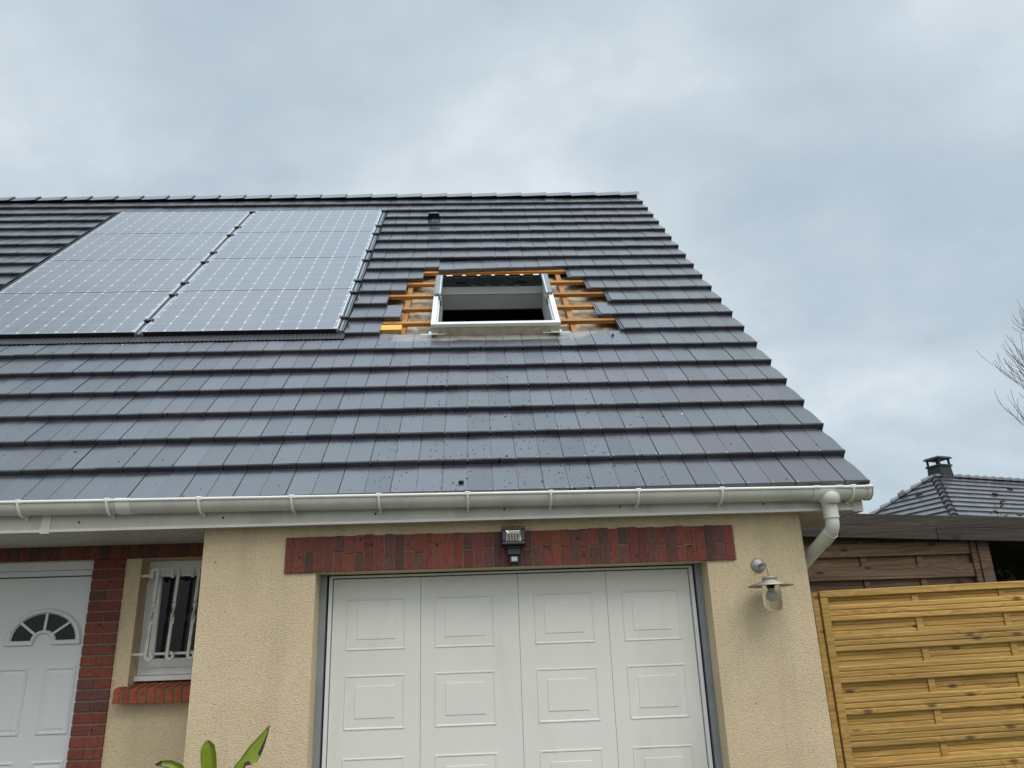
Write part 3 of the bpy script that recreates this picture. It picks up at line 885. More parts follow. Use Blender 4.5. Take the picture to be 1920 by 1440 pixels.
# --- barred window
wn = MB()
wy = 0.705
wx0, wx1, wz0, wz1 = WX0 + .001, WX1, 1.575, DZ - .001
def frame(mb, x0, x1, z0, z1, t, y0, y1, mi=0):
    mb.box((x0, y0, z0), (x0 + t, y1, z1), mi=mi); mb.box((x1 - t, y0, z0), (x1, y1, z1), mi=mi)
    mb.box((x0 + t, y0, z0), (x1 - t, y1, z0 + t), mi=mi); mb.box((x0 + t, y0, z1 - t), (x1 - t, y1, z1), mi=mi)
frame(wn, wx0, wx1, wz0, wz1, .050, wy, wy + .06)
frame(wn, wx0 + .046, wx1 - .046, wz0 + .046, wz1 - .046, .052, wy - .014, wy + .04)
frame(wn, wx0 + .094, wx1 - .094, wz0 + .094, wz1 - .094, .008, wy - .004, wy + .03)
wn.box((wx0, wy - .04, 1.540), (wx1, wy + .06, 1.572))
wno = wn.build('window', M_WHITE, house)
p = MB(); p.box((wx0 + .098, wy + .004, wz0 + .098), (wx1 - .098, wy + .012, wz1 - .098)); p.build('pane', M_GLASS, wno)
si = MB()
sx = -2.530
si.prism([(.500, 1.416), (.74, 1.45), (.74, 1.536), (.500, 1.494)], sx + .004, XL - .002, TY, mi=1)
k = 0
while sx < XL - .02:
    x1 = min(sx + .055, XL - .003)
    c = brick_tint(); c = (0.32 * ru(.8, 1.1), 0.078 * ru(.8, 1.1), 0.034)
    dz = ru(-.002, .002)
    si.prism([(.494, 1.410 + dz), (.742, 1.445), (.742, 1.5395), (.499, 1.498 + dz), (.494, 1.494 + dz)], sx, x1 - .014, TY, c)
    sx += .055
si.build('sill', [M_BRICK, M_MORTAR], wno)
gy = 0.585
M_BARS = simple('white painted iron', (0.60, 0.585, 0.54), 0.5, var=0.12, scale=25, dirt=(0.30, 0.24, 0.16), dirt_scale=9)
for zz in (1.705, 2.205):
    gr_ = MB(); gr_.box((WX0 - .003, gy + .004, zz - .008), (XL - .003, gy + .012, zz + .008)); gr_.build('grille_rail', M_BARS, wno)
for bx_ in (-2.375, -2.240, -2.105, -1.975):
    gb = MB()
    pts = []; ws = []
    N = 44
    for k in range(N + 1):
        u = k / N
        zz = 1.690 + (2.225 - 1.690) * u
        pts.append((bx_ + 0.012 * (u - .5) * 2, gy - .010, zz)); tw = 0.0
        if .38 < u < .62: tw = (u - .38) / .24 * math.pi * 1.0
        ws.append(tw)
    # curl at the top to the left and at the bottom to the right
    top = [(bx_ + .012 - .021 + .021 * math.cos(a), gy - .010, 2.225 + .021 * math.sin(a)) for a in [math.pi * 1.15 * q / 10 for q in range(1, 11)]]
    top += [(top[-1][0], gy - .010, 2.205 - .0), (top[-1][0] + .001, gy - .01, 2.185)]
    bot = [(bx_ - .012 + .020 - .020 * math.cos(a), gy - .010, 1.690 - .020 * math.sin(a)) for a in [math.pi * 1.5 * q / 12 for q in range(1, 13)]]
    path = list(reversed(bot)) + pts + top
    tws = [0] * len(bot) + ws + [ws[-1]] * len(top)
    rows = []
    for k, q in enumerate(path):
        q = Vector(q); a0 = Vector(path[max(k - 1, 0)]); a1 = Vector(path[min(k + 1, len(path) - 1)])
        d = (a1 - a0).normalized(); n1 = Vector((0, 1, 0)); n2 = d.cross(n1).normalized()
        ct, st = math.cos(tws[k]), math.sin(tws[k])
        e1 = n1 * ct + n2 * st; e2 = n2 * ct - n1 * st
        wv, th = .0075, .0092
        if tws[k] and 0 < tws[k] < math.pi: wv, th = .004, .0125
        rows.append([q + e1 * wv + e2 * th, q - e1 * wv + e2 * th, q - e1 * wv - e2 * th, q + e1 * wv - e2 * th])
    gb.grid(rows, smooth=False, closed=True); gb.poly(rows[0]); gb.poly(rows[-1])
    gb.build('grille_bar', M_BARS, wno)

# ================================================================== SOLAR PANELS
PW, PP, S0P = 1.72, 1.0555, 2.570
def make_panel():
    root = thing('solar_panel', (0, 0, 0), '', 'solar panel', 'solar panels set into the tiled roof')
    f = MB()
    t_, hh = .012, .020
    for lo, hi in (((-PW / 2, .002, -.028), (-PW / 2 + t_, PP - .004, hh)), ((PW / 2 - t_, .002, -.028), (PW / 2, PP - .004, hh)),
                   ((-PW / 2 + t_, .002, hh - .006), (PW / 2 - t_, .0055, hh - .001)), ((-PW / 2 + t_, PP - .0090, -.028), (PW / 2 - t_, PP - .0075, hh - .010))):
        f.cbox(lo, hi, .001)
    f.box((-PW / 2 + t_, .002, -.028), (PW / 2 - t_, .0055, hh - .0065), mi=1)
    f.build('frame', [M_ALU, M_BLACK], root, local=True)
    me = bpy.data.meshes.new('cell_sheet')
    x0, x1, y0, y1 = -PW / 2 + t_, PW / 2 - t_, .0055, PP - .0075
    me.from_pydata([(x0, y0, hh - .004), (x1, y0, hh - .004), (x1, y1, hh - .004), (x0, y1, hh - .004)], [], [(0, 1, 2, 3)])
    uvl = me.uv_layers.new(name='UVMap')
    mx, my = .10, .16
    for li, uvv in zip(range(4), ((-mx, -my), (10 + mx, -my), (10 + mx, 6 + my), (-mx, 6 + my))): uvl.data[li].uv = uvv
    me.materials.append(M_PV)
    c = bpy.data.objects.new('cell_sheet', me); COL.objects.link(c); c.parent = root
    return root
proto = make_panel()
plab = {(1, 0): 'solar panel lowest in the column next to the bare roof opening, above grey tiles',
        (1, 1): 'solar panel second from the bottom in the column next to the roof opening',
        (1, 2): 'solar panel third from the bottom in the column next to the roof opening',
        (1, 3): 'solar panel topmost in the column next to the roof vent, just under the ridge courses',
        (0, 0): 'solar panel lowest in the far left column, cut by the picture edge',
        (0, 1): 'solar panel second from the bottom in the far left column, away from the opening',
        (0, 2): 'solar panel third from the bottom in the far left column beside stepped tiles',
        (0, 3): 'solar panel topmost in the far left column beside stepped tile courses'}
first = True
for ci, xc in ((0, -4.075), (1, -2.300)):
    for ri in range(4):
        if first: r = proto; first = False
        else:
            r = proto.copy(); COL.objects.link(r)
            for ch in proto.children:
                c = ch.copy(); COL.objects.link(c); c.parent = r
        r.location = RF(xc, S0P + ri * PP, 0.0); r.rotation_euler = (PHI, 0, 0)
        r['label'] = plab[(ci, ri)]
for (xc, lab, w0) in ((-3.1875, 'grey clamping rail with black clips between the two columns of solar panels', .055), (-1.413, 'grey clamping rail with black clips between solar panels and the bare roof opening', .052), (-4.985, 'dark edge strip along the outer left side of the solar panels', .085)):
    r = thing('mounting_rail', RF(xc, S0P, 0), lab, 'rail', 'rails clamping the solar panels')
    m_ = MB()
    m_.box((xc - w0 / 2, S0P - .01, -.05), (xc + w0 / 2, 6.80, -.036), T=RF)
    m_.box((xc - w0 / 2, S0P - .01, -.036), (xc - w0 / 2 + .006, 6.80, .010), T=RF); m_.box((xc + w0 / 2 - .006, S0P - .01, -.036), (xc + w0 / 2, 6.80, .004), T=RF)
    m_.cbox((xc - .012, S0P - .01, -.036), (xc + .012, 6.80, .006), .003, T=RF)
    m_.build('profile', M_GREYCAP if xc > -4 else M_LEAD, r)
    if xc < -4: continue
    for sq in (6.72, 5.97, 5.61, 4.90, 4.55, 3.86, 3.51, 2.84):
        c = MB(); c.cbox((xc - w0 / 2 - .014, sq - .022, .0), (xc + w0 / 2 + .014, sq + .022, .030), .004, T=RF); c.build('clip', M_BLACK, r)

# ================================================================== FLOODLIGHT
fl_ = thing('floodlight', (0.003, 0, 2.25), 'small black LED floodlight with motion sensor on the brick lintel', 'floodlight')
tiltF = R_(-12)
def FL(x_, y_, z_):
    c, s = math.cos(tiltF), math.sin(tiltF)
    return (0.003 + x_, -0.052 + y_ * c - z_ * s, 2.303 + y_ * s + z_ * c)
h = MB()
bmw = (.071, .058)
for (lo, hi) in (((-.071, -.030, .035), (.071, .030, .058)), ((-.071, -.030, -.058), (.071, .030, -.034)), ((-.071, -.030, -.034), (-.047, .030, .035)), ((.047, -.030, -.034), (.071, .030, .035)), ((-.066, .018, -.054), (.066, .036, .054))):
    h.cbox(lo, hi, .004, T=FL)
h.cbox((-.012, -.012, .058), (.012, .02, .067), .003, T=FL)
h.cbox((-.05, -.006, -.070), (.05, .03, -.058), .003, T=FL)
h.build('housing', M_BLACK, fl_)
rf_ = MB()
M_REFL = simple('bright reflector', (0.78, 0.78, 0.74), 0.22, 0.9, var=0.02)
o4 = [(-.047, -.022, -.034), (.047, -.022, -.034), (.047, -.022, .035), (-.047, -.022, .035)]
i4 = [(-.027, .008, -.018), (.027, .008, -.018), (.027, .008, .020), (-.027, .008, .020)]
for k in range(4): rf_.poly([FL(*o4[k]), FL(*o4[(k + 1) % 4]), FL(*i4[(k + 1) % 4]), FL(*i4[k])])
rf_.poly([FL(*q) for q in i4], mi=1)
for a in range(3):
    for b in range(3):
        xx, zz = -.017 + a * .017, -.0115 + b * .0125
        rf_.box((xx - .0042, .0068, zz - .0027), (xx + .0042, .0078, zz + .0027), T=FL, mi=2)
M_LED = simple('pale yellow led die', (0.75, 0.70, 0.50), 0.4, var=0.02)
rf_.build('reflector', [M_REFL, M_BLACK, M_LED], fl_)
sn = MB()
sn.cbox((-.032 + .003, -.085, 2.140), (.032 + .003, -.02, 2.192), .006)
sn.prism([(-.10, 2.192), (-.02, 2.192), (-.02, 2.255), (-.055, 2.255)], -.035, .041, TY)
sn.cbox((-.022, -.03, 2.20), (.028, .0, 2.27), .003)
sn.tube([(0.003, -.055, 2.140), (0.003, -.055, 2.132)], .017, 14)
sno = sn.build('sensor', M_BLACK, fl_)
le = MB(); le.cbox((-.019 + .003, -.0905, 2.150), (.019 + .003, -.083, 2.180), .004); le.build('lens', simple('milky sensor lens', (.42, .47, .48), .35, var=.02), sno)

# ================================================================== WALL LANTERN
LC = Vector((1.521, -0.160, 0))
la = thing('wall_lantern', (1.5166, 0, 2.092), 'tarnished metal wall lantern with glass jar beside the garage door', 'lantern')
pt_ = MB()
rows = []
for rr_, yy in ((.044, 0.0), (.044, -.006), (.041, -.011), (.030, -.016), (.012, -.019), (.010, -.020)):
    rows.append([(1.5166 + rr_ * math.cos(2 * math.pi * k / 28), yy, 2.092 + rr_ * math.sin(2 * math.pi * k / 28)) for k in range(28)])
pt_.grid(rows, closed=True); pt_.poly(rows[-1])
pt_.tube([(1.492, -.008, 2.085), (1.492, -.017, 2.085)], .005, 10, mi=1)
pt_.build('wall_plate', [M_ZINC2, M_GAPBLACK], la)
ar = MB()
ar.tube([(1.5166, -.015, 2.088), (1.518, -.08, 2.090), (1.519, -.118, 2.087), (1.520, -.142, 2.074), (1.521, -.156, 2.052), (1.521, -.160, 2.02), (1.521, -.160, 1.99)], [.0085] * 7, 14)
ar.build('arm', M_ZINC, la)
sh = MB()
sh.lathe([(.0, 2.012), (.030, 2.012), (.042, 2.008), (.044, 2.004), (.044, 1.992), (.041, 1.990), (.041, 1.986), (.132, 1.957), (.133, 1.953), (.130, 1.952), (.050, 1.975), (.0, 1.975)], LC, 40)
sh.build('shade', M_ZINC, la)
jar = MB()
m, t, b = principled('clear frosted jar glass')
setin(t, b, Base_Color=(0.93, 0.95, 0.94), Roughness=0.16, Transmission_Weight=1.0, IOR=1.15)
M_JAR = m
prof = [(.050, 1.962), (.053, 1.945), (.055, 1.90), (.054, 1.855), (.050, 1.832), (.040, 1.815), (.022, 1.807), (.0, 1.805)]
jar.lathe(prof, LC, 32); jar.lathe([(max(0, r_ - .0025), z_ + (.0025 if r_ < .051 and z_ < 1.85 else 0)) for r_, z_ in reversed(prof)], LC, 32)
jar.build('glass_jar', M_JAR, la)
bu = MB()
bu.lathe([(.0, 1.964), (.018, 1.964), (.018, 1.940), (.015, 1.938)], LC, 20)
bu.build('socket', M_BLACK, la)
bu = MB(); bu.lathe([(.013, 1.940), (.016, 1.928), (.024, 1.908), (.027, 1.893), (.024, 1.878), (.014, 1.868), (.0, 1.866)], LC, 20)
bu.build('bulb', simple('pale frosted bulb', (.55, .52, .42), .25, var=.02), la)

# ================================================================== NEW FENCE PANEL
fe = thing('wooden_fence', (1.86, 0.07, 0), 'new yellow pine lapped fence panel beside the house corner', 'fence')
ft = math.tan(R_(1.15)); fyaw = math.tan(R_(2.0))
FX0, FX1, FZ = 1.892, 3.70, 1.927
def FE(x_, y_, z_): return (x_, 0.055 + y_ + (x_ - FX0) * fyaw, z_ + (x_ - FX0) * ft)
fw = lambda: (rnd(), rnd(), ru(.12, .95))
f = MB()
f.cbox((FX0, -.02, FZ - .040), (FX1, .028, FZ), .003, fw(), T=FE)
f.cbox((FX0, -.018, .08), (FX0 + .048, .026, FZ - .0405), .003, fw(), T=FE); f.cbox((FX1 - .048, -.018, .08), (FX1, .026, FZ - .0405), .003, fw(), T=FE)
f.cbox((FX0 + .0485, -.018, .06), (FX1 - .0485, .026, .10), .003, fw(), T=FE)
f.build('frame', M_FENCE, fe)
def slat(mb, x0, x1, z0, y0, hgt=.098, dep=.014):
    t0 = fw()
    n = 3; hh = hgt / n
    prof = [(y0 + dep, z0)]
    for k in range(n):
        a = z0 + k * hh
        prof += [(y0 + .006, a), (y0 + .002, a + .002), (y0, a + .007), (y0, a + hh - .006), (y0 + .003, a + hh - .002), (y0 + .007, a + hh - .0005)]
    prof += [(y0 + dep, z0 + hgt)]
    mb.prism(prof, x0, x1, lambda a, u, w_: FE(a, u, w_), t0)
zb = 1.751 - 0.007
for k in range(10):
    z0 = zb - k * 0.1775
    if z0 < .1: break
    s_ = MB(); slat(s_, FX0 + .0485, FX1 - .0485, z0, -.014); s_.build('front_slat', M_FENCE, fe)
for k in range(10):
    z0 = zb + .0885 - k * 0.1775
    if z0 < .1: break
    s_ = MB(); slat(s_, FX0 + .0485, FX1 - .0485, z0, .010); s_.build('back_slat', M_FENCE, fe)
for xc in (2.512, 3.088):
    b_ = MB(); b_.cbox((xc - .021, .0005, .1), (xc + .021, .0095, FZ - .0408), .001, (rnd(), rnd(), .55), T=FE); b_.build('batten', M_FENCE, fe)
b_ = MB(); b_.cbox((1.846, -.005, 0), (1.886, .075, FZ - .005), .003, (.2, .6, .35), T=lambda x_, y_, z_: (x_, .055 + y_, z_)); b_.build('post', M_FENCE, fe)

# ================================================================== OLD SHED
sh_ = thing('wooden_shed', (2.9, 1.06, 0), 'weathered dark wooden shed with sloping board roof edge behind the new fence', 'shed')
stl = -0.0487
def SB(x_, y_, z_): return (x_, y_, z_ + stl * (x_ - 2.2336))
for (z0, z1, y0, xa, xb, nm) in ((2.489, 2.579, 1.000, 1.90, 6.4, 'upper_fascia_board'), (2.391, 2.4862, 0.985, 1.90, 3.27, 'lower_fascia_board'), (2.391, 2.4862, 0.989, 3.275, 6.4, 'lower_fascia_board')):
    b_ = MB(); b_.cbox((xa, y0, z0), (xb, y0 + .025, z1), .003, (rnd(), rnd(), ru(.4, .9)), T=SB); b_.build('fascia_board', M_OLDBOARD, sh_)
b_ = MB(); b_.box((1.92, 1.03, 2.50), (6.4, 2.75, 2.54), T=SB); b_.build('roof', M_OLDBOARD, sh_)
yq = 1.075
sc2 = 1.0125
def zq(z_): return 1.6 + (z_ - 1.6) * sc2
for k, (z0, z1, y0) in enumerate(((2.232, 2.328, 0), (2.062, 2.158, 0), (1.892, 1.988, 0), (1.722, 1.818, 0), (1.552, 1.648, 0), (1.382, 1.478, 0), (1.212, 1.308, 0), (2.147, 2.243, .03), (1.977, 2.073, .03), (1.807, 1.903, .03), (1.637, 1.733, .03), (1.467, 1.563, .03), (1.30, 1.39, .03), (2.318, 2.40, .03))):
    b_ = MB(); b_.cbox((2.02, yq + y0, zq(z0)), (3.555, yq + y0 + .014, zq(z1)), .002, fw()); b_.build('slat', M_OLDWOOD, sh_)
for xc in (2.715, 3.155):
    b_ = MB(); b_.cbox((xc - .022, yq + .0145, .2), (xc + .022, yq + .0295, 2.36), .002, fw()); b_.build('batten', M_OLDWOOD, sh_)
for (xa, xb) in ((3.556, 3.602), (3.612, 3.702), (1.99, 2.06)):
    b_ = MB(); b_.cbox((xa, yq - .012, 0), (xb, yq + .06, 2.40), .003, fw()); b_.build('post', M_OLDWOOD, sh_)
b_ = MB(); b_.box((1.95, 2.70, 0), (6.4, 2.74, 2.499), T=SB); b_.build('back_wall', simple('shed interior shade black', (.018, .015, .014), .9), sh_)  # near-black back panel paints the shade under the shed roof
b_ = MB(); b_.box((6.36, 1.03, 0), (6.4, 2.70, 2.499), T=SB); b_.build('side_wall', M_OLDWOOD, sh_)

# ================================================================== NEIGHBOUR HOUSE
AP = Vector((15.94, 22.0, 7.18))
yw = R_(19); rr0 = Vector((math.cos(yw), math.sin(yw), 0)); nn0 = Vector((math.sin(yw), -math.cos(yw), 0)); KK = .75
nb = thing('neighbour_house', (AP.x + 3, AP.y + 2, 0), 'distant house with grey brown hipped tile roof and dark metal chimney', 'house')
Zv = Vector((0, 0, 1))
DMAX, LR = 3.9, 11.0
def HF(D): return AP + (-rr0 + nn0) * (D / KK) - Zv * D
def HB(D): return AP + (-rr0 - nn0) * (D / KK) - Zv * D
def HR(D): return AP + rr0 * (LR + D / KK) + nn0 * (D / KK) - Zv * D
def HRB(D): return AP + rr0 * (LR + D / KK) - nn0 * (D / KK) - Zv * D
nf = (nn0 * KK + Zv).normalized(); nl = (-rr0 * KK + Zv).normalized()
t_ = MB()
dD = 0.212; D = 0.0
while D < DMAX:
    D2 = min(D + dD, DMAX)
    for (P0, P1, nrm) in ((HF, HR, nf), (HB, HF, nl)):
        a0, a1, b0, b1 = P0(D), P1(D), P0(D2) + nrm * .045, P1(D2) + nrm * .045
        L = (b1 - b0).length; nseg = max(1, int(L / .33))
        for k in range(nseg):
            u0, u1 = k / nseg, (k + 1) / nseg
            tint = (rnd(), rnd(), 0)
            t_.poly([b0.lerp(b1, u0), b0.lerp(b1, u1), a0.lerp(a1, u1), a0.lerp(a1, u0)], tint)
        t_.poly([P0(D2), P1(D2), b1, b0], (0, 1, 0))
    D = D2
t_.poly([AP, HB(DMAX), HRB(DMAX), AP + rr0 * LR]); t_.poly([AP + rr0 * LR, HR(DMAX), HRB(DMAX)])
nroof = t_.build('roof', M_TILE2, nb, recalc=False)
rd = MB()
def capline(a, b, step=.42, r0=.075, r1=.150):
    L = (b - a).length; n = int(L / step); d = (b - a).normalized(); sd_ = d.cross(Zv).normalized(); upv = sd_.cross(d)
    for k in range(n):
        p0 = a + d * (k * step - .03); p1 = a + d * (k + 1) * step
        tint = (ru(.2, 1), rnd(), 0)
        rows = []
        for (pp, r_) in ((p0, r0), (p1, r1)):
            rows.append([pp + sd_ * (r_ * math.cos(q)) + upv * (r_ * math.sin(q)) for q in [math.pi * j / 8 for j in range(9)]])
        rd.grid(rows, tint); rd.poly(rows[1], (0, 1, 0))
capline(AP, HF(DMAX)); capline(AP, AP + rr0 * LR); capline(AP, HB(DMAX))
capline(HB(.62) , HB(.50), .2, .17, .20)
rd.build('ridge', M_TILE2, nroof)
ch = MB()
cb = AP + rr0 * .52 - nn0 * .15
def CH(x_, y_, z_): return cb + rr0 * x_ + nn0 * y_ + Zv * z_
def tap(mb, z0, z1, a, b, mi=0):
    q0 = [CH(-a, -a, z0), CH(a, -a, z0), CH(a, a, z0), CH(-a, a, z0)]; q1 = [CH(-b, -b, z1), CH(b, -b, z1), CH(b, b, z1), CH(-b, b, z1)]
    for k in range(4): mb.poly([q0[k], q0[(k + 1) % 4], q1[(k + 1) % 4], q1[k]])
    mb.poly(q1); mb.poly(q0)
tap(ch, -.5, .38, .32, .27); tap(ch, .38, .44, .31, .31); tap(ch, .66, .73, .35, .30)
for (a, b) in ((-.24, -.24), (.24, -.24), (.24, .24), (-.24, .24), (0, .0)):
    ch.box((a - .03, b - .03, .44), (a + .03, b + .03, .67), T=CH)
ch.build('chimney', simple('dark green grey metal', (.020, .026, .028), .5, .2), nroof)
for (u, D_, s_) in ((1.3, .85, 1), (2.75, .5, 1), (3.55, .72, 2.2)):
    v = MB(); c = AP + rr0 * u + nn0 * (D_ / KK) - Zv * D_
    up_ = (Zv - nf * nf.dot(Zv)).normalized()
    def VT(x_, y_, z_): return c + rr0 * x_ + up_ * y_ + nf * z_
    v.cbox((-.09 * s_, -.06 * s_, 0), (.09 * s_, .05 * s_, .09), .015, T=VT); v.build('vent', M_BLACK if s_ < 2 else M_GREYCAP, nroof)
v = MB(); c = HB(.75) + (HF(.75) - HB(.75)) * .55
v.cbox((-.1, -.1, -.05), (.1, .1, .11), .015, T=lambda a, b, d: c + Vector((a, b, d))); v.build('vent', M_BLACK, nroof)
wq = MB()
Dw = DMAX - .25
c4 = [HF(Dw), HR(Dw), HRB(Dw), HB(Dw)]
for k in range(4):
    a, b = c4[k], c4[(k + 1) % 4]
    wq.poly([(a.x, a.y, 0), (b.x, b.y, 0), (b.x, b.y, a.z), (a.x, a.y, a.z)])
wq.build('wall', M_PLASTER, nb)

# ================================================================== BARE TREE
TX = 15.62
tr = thing('bare_tree', (15.62, 12.9, 0), 'leafless tree with fine upswept dark twigs at the right edge of the sky', 'tree')
random.seed(21)
tk = MB(); br_ = MB()
tk.tube([(TX, 12.9, 0), (TX - .02, 12.88, 1.5), (TX + .04, 12.9, 3.2), (TX, 12.95, 5.0), (TX + .05, 12.9, 6.6), (TX, 12.9, 8.4), (TX + .02, 12.9, 10.2)], [.19, .16, .14, .115, .085, .05, .02], 10)
def branch(p, d, L, r, lvl):
    n = 7; pts = [p.copy()]; rad = [r]
    for k in range(n):
        d = (d + Vector((ru(-.10, .10), ru(-.10, .10), ru(-.03, .10) + .075 * (1 if lvl else .4)))).normalized()
        p = p + d * (L / n)
        pts.append(p.copy()); rad.append(max(.0045, r * (1 - .72 * (k + 1) / n)))
        if lvl < 3 and k >= 1:
            m = 2 if lvl < 2 else (1 if rnd() < .9 else 2)
            for _ in range(m):
                side = Vector((ru(-1, 1), ru(-1, 1), ru(-.25, .55)))
                dd = (d * .75 + side * .62).normalized()
                branch(p, dd, L * ru(.40, .62), rad[-1] * .55, lvl + 1)
    br_.tube(pts, rad, 4 if lvl > 1 else 6, cap=False)
for k in range(26):
    z = 5.1 + k * .18
    a = k * 2.4 + ru(-.4, .4)
    if k % 2 == 0: a = math.pi + ru(-.6, .45)
    branch(Vector((TX, 12.9, z)), Vector((math.cos(a), math.sin(a), .30)).normalized(), (2.35 - .055 * k) * ru(.85, 1.1), .042, 1)
tk.build('trunk', M_BARK, tr); br_.build('crown', M_BARK, tr)
random.seed(5)

# ================================================================== PLANTS
def leaf_mat(name, c1, c2, edge=None, rough=.45, trans=.25):
    m, t, b = principled(name)
    tc = t.n('ShaderNodeTexCoord').outputs['Object']
    ts = t.n('ShaderNodeSeparateColor', {0: t.n('ShaderNodeAttribute', attribute_name='tint').outputs['Color']})
    n = t.noise(tc, 18, 4, .6)
    c = t.mix(t.math('ADD', t.math('MULTIPLY', n, .5), t.math('MULTIPLY', ts.outputs[0], .5)), c1, c2)
    if edge: c = t.mix(ts.outputs[1], c, edge)
    setin(t, b, Base_Color=c, Roughness=rough, Subsurface_Weight=0.0)
    return m
M_BANANA = leaf_mat('banana leaf', (0.085, 0.155, 0.012), (0.27, 0.32, 0.022), (0.045, 0.018, 0.016))
M_SHRUB = leaf_mat('shrub leaf', (0.030, 0.055, 0.018), (0.11, 0.15, 0.06), (0.30, 0.09, 0.03))
M_STEM = simple('green plant stem', (0.16, 0.20, 0.05), .6)
bp = thing('banana_plant', (-1.40, -1.0, 0), 'green banana plant with torn brown edged leaves in front of the beige wall', 'plant')
st_ = MB(); st_.tube([(-1.40, -1.0, 0), (-1.41, -1.0, .4), (-1.40, -1.0, .75), (-1.40, -1.0, .95)], [.055, .05, .04, .025], 14); st_.build('stem', M_STEM, bp)
def leaf(spine, wl_, wr_, edge_r=None, edge_l=None, curl=.3, nacross=6, roll=None, tipbrown=.0):
    """leaf surface: spine points, half widths left/right, brown bands along an edge"""
    mb = MB()
    sp = [Vector(p) for p in spine]; n = len(sp); rows = []
    for k in range(n):
        d = (sp[min(k + 1, n - 1)] - sp[max(k - 1, 0)]).normalized()
        side = d.cross(Vector((0, -1, 0))).normalized(); out_ = Vector((0, -1, 0))
        row = []
        for j in range(-nacross, nacross + 1):
            u = j / nacross
            ww = (wr_[k] if u > 0 else wl_[k]) * abs(u)
            row.append(sp[k] + side * math.copysign(ww, u) * 1.0 + out_ * (abs(u) ** 1.6 * (wr_[k] if u > 0 else wl_[k]) * curl))
        rows.append(row)
    for k in range(n - 1):
        for j in range(2 * nacross):
            u = (j + .5 - nacross) / nacross
            bq = 0.0
            if edge_r and u > 1 - edge_r[k]: bq = 1.0
            if edge_l and u < -1 + edge_l[k]: bq = 1.0
            if k >= n - 2 and tipbrown: bq = max(bq, tipbrown)
            mb.poly([rows[k][j], rows[k][j + 1], rows[k + 1][j + 1], rows[k + 1][j]], (ru(.15, .75) + .25 * (u if u > 0 else -u * .3) + (.5 if abs(u) < .12 else 0), bq, 0), smooth=True)
    return mb
# upright half-rolled leaf
zs = [0.95, 1.05, 1.13, 1.19, 1.235, 1.268, 1.285, 1.297]
L1 = leaf([(-1.398 - .012 * k * .6, -1.0, z_) for k, z_ in enumerate(zs)], [.010, .020, .028, .033, .034, .031, .024, .006], [.012, .022, .030, .035, .037, .034, .020, .004], curl=1.1, tipbrown=.25)
L1.build('leaf', M_BANANA, bp)
def lerp3(a, b, t): return Vector(a).lerp(Vector(b), t)
sp = [lerp3((-1.385, -1.0, 1.0), (-1.300, -1.02, 1.19), k / 4) for k in range(4)] + [lerp3((-1.300, -1.02, 1.19), (-1.164, -1.04, 1.352), k / 9) for k in range(10)]
wl2 = [.004, .008, .012, .014, .010, .008, .010, .012, .012, .010, .008, .006, .004, .001]
wr2 = [.006, .02, .036, .040, .046, .030, .050, .062, .058, .050, .040, .028, .016, .002]
er = [0, .3, .30, .30, .34, .5, .0, .0, .26, .26, .30, .30, .3, .6]
L2 = leaf(sp, wl2, wr2, edge_r=er, curl=.35, tipbrown=.6); L2.build('leaf', M_BANANA, bp)
sp = [lerp3((-1.41, -1.0, .95), (-1.56, -1.0, 1.185), k / 5) for k in range(6)] + [(-1.60, -1.0, 1.207), (-1.64, -1.0, 1.212), (-1.668, -1.0, 1.205)]
L3 = leaf(sp, [.006, .02, .03, .035, .034, .026, .020, .014, .004], [.006, .018, .026, .032, .03, .024, .016, .010, .003], edge_l=[0, 0, 0, 0, .2, .35, .4, .6, 1], curl=.5, tipbrown=1.0); L3.build('leaf', M_BANANA, bp)
sp = [(-1.40, -1.02, .85), (-1.36, -1.15, 1.0), (-1.30, -1.28, 1.06), (-1.22, -1.40, 1.04), (-1.14, -1.5, .96)]
L4 = leaf(sp, [.01, .05, .07, .05, .005], [.01, .05, .07, .05, .005], curl=.25); L4.build('leaf', M_BANANA, bp)

yu = thing('spiky_plant', (2.62, -0.75, 0), 'spiky plant with narrow green blades in front of the new fence', 'plant')
bl = MB()
random.seed(11)
for k in range(60):
    a = ru(0, 2 * math.pi); L = ru(.6, .82); lean = ru(.15, .95)
    if k < 14: a = math.pi + ru(-.8, .8); lean = ru(.30, .60); L = ru(.72, .84)
    dx, dy = math.cos(a), math.sin(a)
    base = Vector((2.62 + dx * .02, -.75 + dy * .02, .32))
    pts = [base + Vector((dx * lean * L * u ** 1.2 * .75, dy * lean * L * u ** 1.2 * .5, L * (u - .25 * lean * u * u))) for u in [q / 7 for q in range(8)]]
    sd_ = Vector((-dy, dx, 0)); tint = (rnd(), 1.0 if rnd() < .10 else 0, 0)
    rows = [[p - sd_ * (.015 * (1 - (q / 7) ** 2.2) + .0005), p + Vector((0, 0, -.003)), p + sd_ * (.015 * (1 - (q / 7) ** 2.2) + .0005)] for q, p in enumerate(pts)]
    bl.grid(rows, tint)
bl.build('foliage', leaf_mat('spiky blade', (0.07, 0.12, 0.04), (0.19, 0.25, 0.12), (0.18, 0.11, 0.05)), yu)
st_ = MB(); st_.tube([(2.62, -.75, 0), (2.62, -.75, .36)], .05, 10); st_.build('stem', M_BARK, yu)

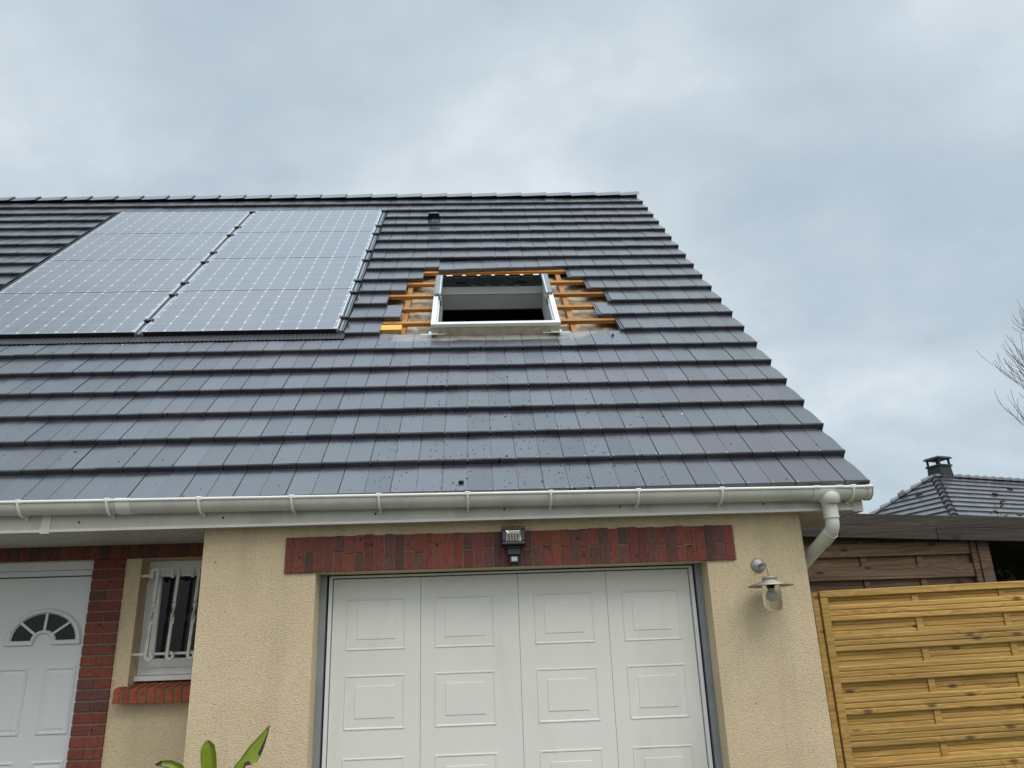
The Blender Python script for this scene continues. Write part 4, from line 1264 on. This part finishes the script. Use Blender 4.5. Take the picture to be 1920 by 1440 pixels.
def shrub(name, c, r, label, n, red, seed):
    random.seed(seed)
    root = thing(name, (c[0], c[1], 0), label, 'shrub')
    lf_ = MB(); sm_ = MB()
    for k in range(26):
        a = ru(0, 6.283); rad = ru(.25, 1)
        tip = Vector((c[0] + math.cos(a) * r[0] * rad, c[1] + math.sin(a) * r[1] * rad, c[2] + ru(-.6, 1) * r[2]))
        base = Vector((c[0], c[1], 0)); mid = base.lerp(tip, .55) + Vector((ru(-.08, .08), ru(-.08, .08), .15))
        sm_.tube([base, mid, tip], [.012, .007, .003], 5, cap=False)
        for q in range(n // 26):
            u = ru(.45, 1.02); p = mid.lerp(tip, (u - .45) / .55) + Vector((ru(-1, 1), ru(-1, 1), ru(-1, 1))) * .06
            d = Vector((ru(-1, 1), ru(-1, 1), ru(-.2, 1))).normalized(); sd_ = d.cross(Vector((ru(-1, 1), ru(-1, 1), ru(-1, 1)))).normalized()
            L = ru(.05, .085); W = L * .22
            nb_ = d.cross(sd_) * L * .12
            isred = 1.0 if (rnd() < red and u > .8) else 0.0
            tint = (rnd(), isred * ru(.6, 1), 0)
            lf_.poly([p, p + d * L * .45 + sd_ * W + nb_, p + d * L, p + d * L * .45 + nb_ * -.5], tint); lf_.poly([p, p + d * L * .45 + nb_ * -.5, p + d * L, p + d * L * .45 - sd_ * W + nb_], tint)
    sm_.build('stem', M_BARK, root); lf_.build('foliage', M_SHRUB, root, recalc=False)
shrub('shrub', (5.62, 3.35, 2.26), (.62, .5, .85), 'loose shrub with a few reddish leaves rising behind the shed roof', 900, .55, 3)
shrub('shrub', (4.42, 1.75, 1.72), (.42, .4, .56), 'small dark leaved shrub under the shed roof beside its post', 620, .18, 4)

# ================================================================== LOOSE BITS ON THE TILES
def chip(x_, s_, h_, L, W, lab, ang):
    random.seed(int(abs(x_) * 1000))
    mb = MB(); n = 7
    c, s = math.cos(ang), math.sin(ang)
    ring_ = [(L * ru(.7, 1) * math.cos(2 * math.pi * k / n), W * ru(.7, 1) * math.sin(2 * math.pi * k / n)) for k in range(n)]
    ring_ = [(a * c - b * s, a * s + b * c) for a, b in ring_]
    T = lambda q, hh, k: RF(x_ + q[0] * k, s_ + q[1] * k, h_ + hh)
    mb.grid([[T(q, 0, 1) for q in ring_], [T(q, .007, 1.02) for q in ring_], [T(q, .014, .7) for q in ring_]], (0.0, 1, 0), smooth=False, closed=True)
    mb.poly([T(q, .014, .7) for q in ring_], (0, 1, 0))
    tag(mb.build('tile_fragment', M_BLACK), lab, 'tile fragment', 'broken bits lying on the roof')
chip(-0.312, 0.105, -.008, .020, .012, 'dark broken bit lying on the lowest tile course above the gutter', .1)
chip(1.02, 2.40, -.020, .020, .010, 'dark broken bit lying on tiles right of the roof window bottom corner', .5)
chip(-0.965, 2.855, -.008, .018, .010, 'dark broken bit lying on the jutting tile left of the roof window', .3)
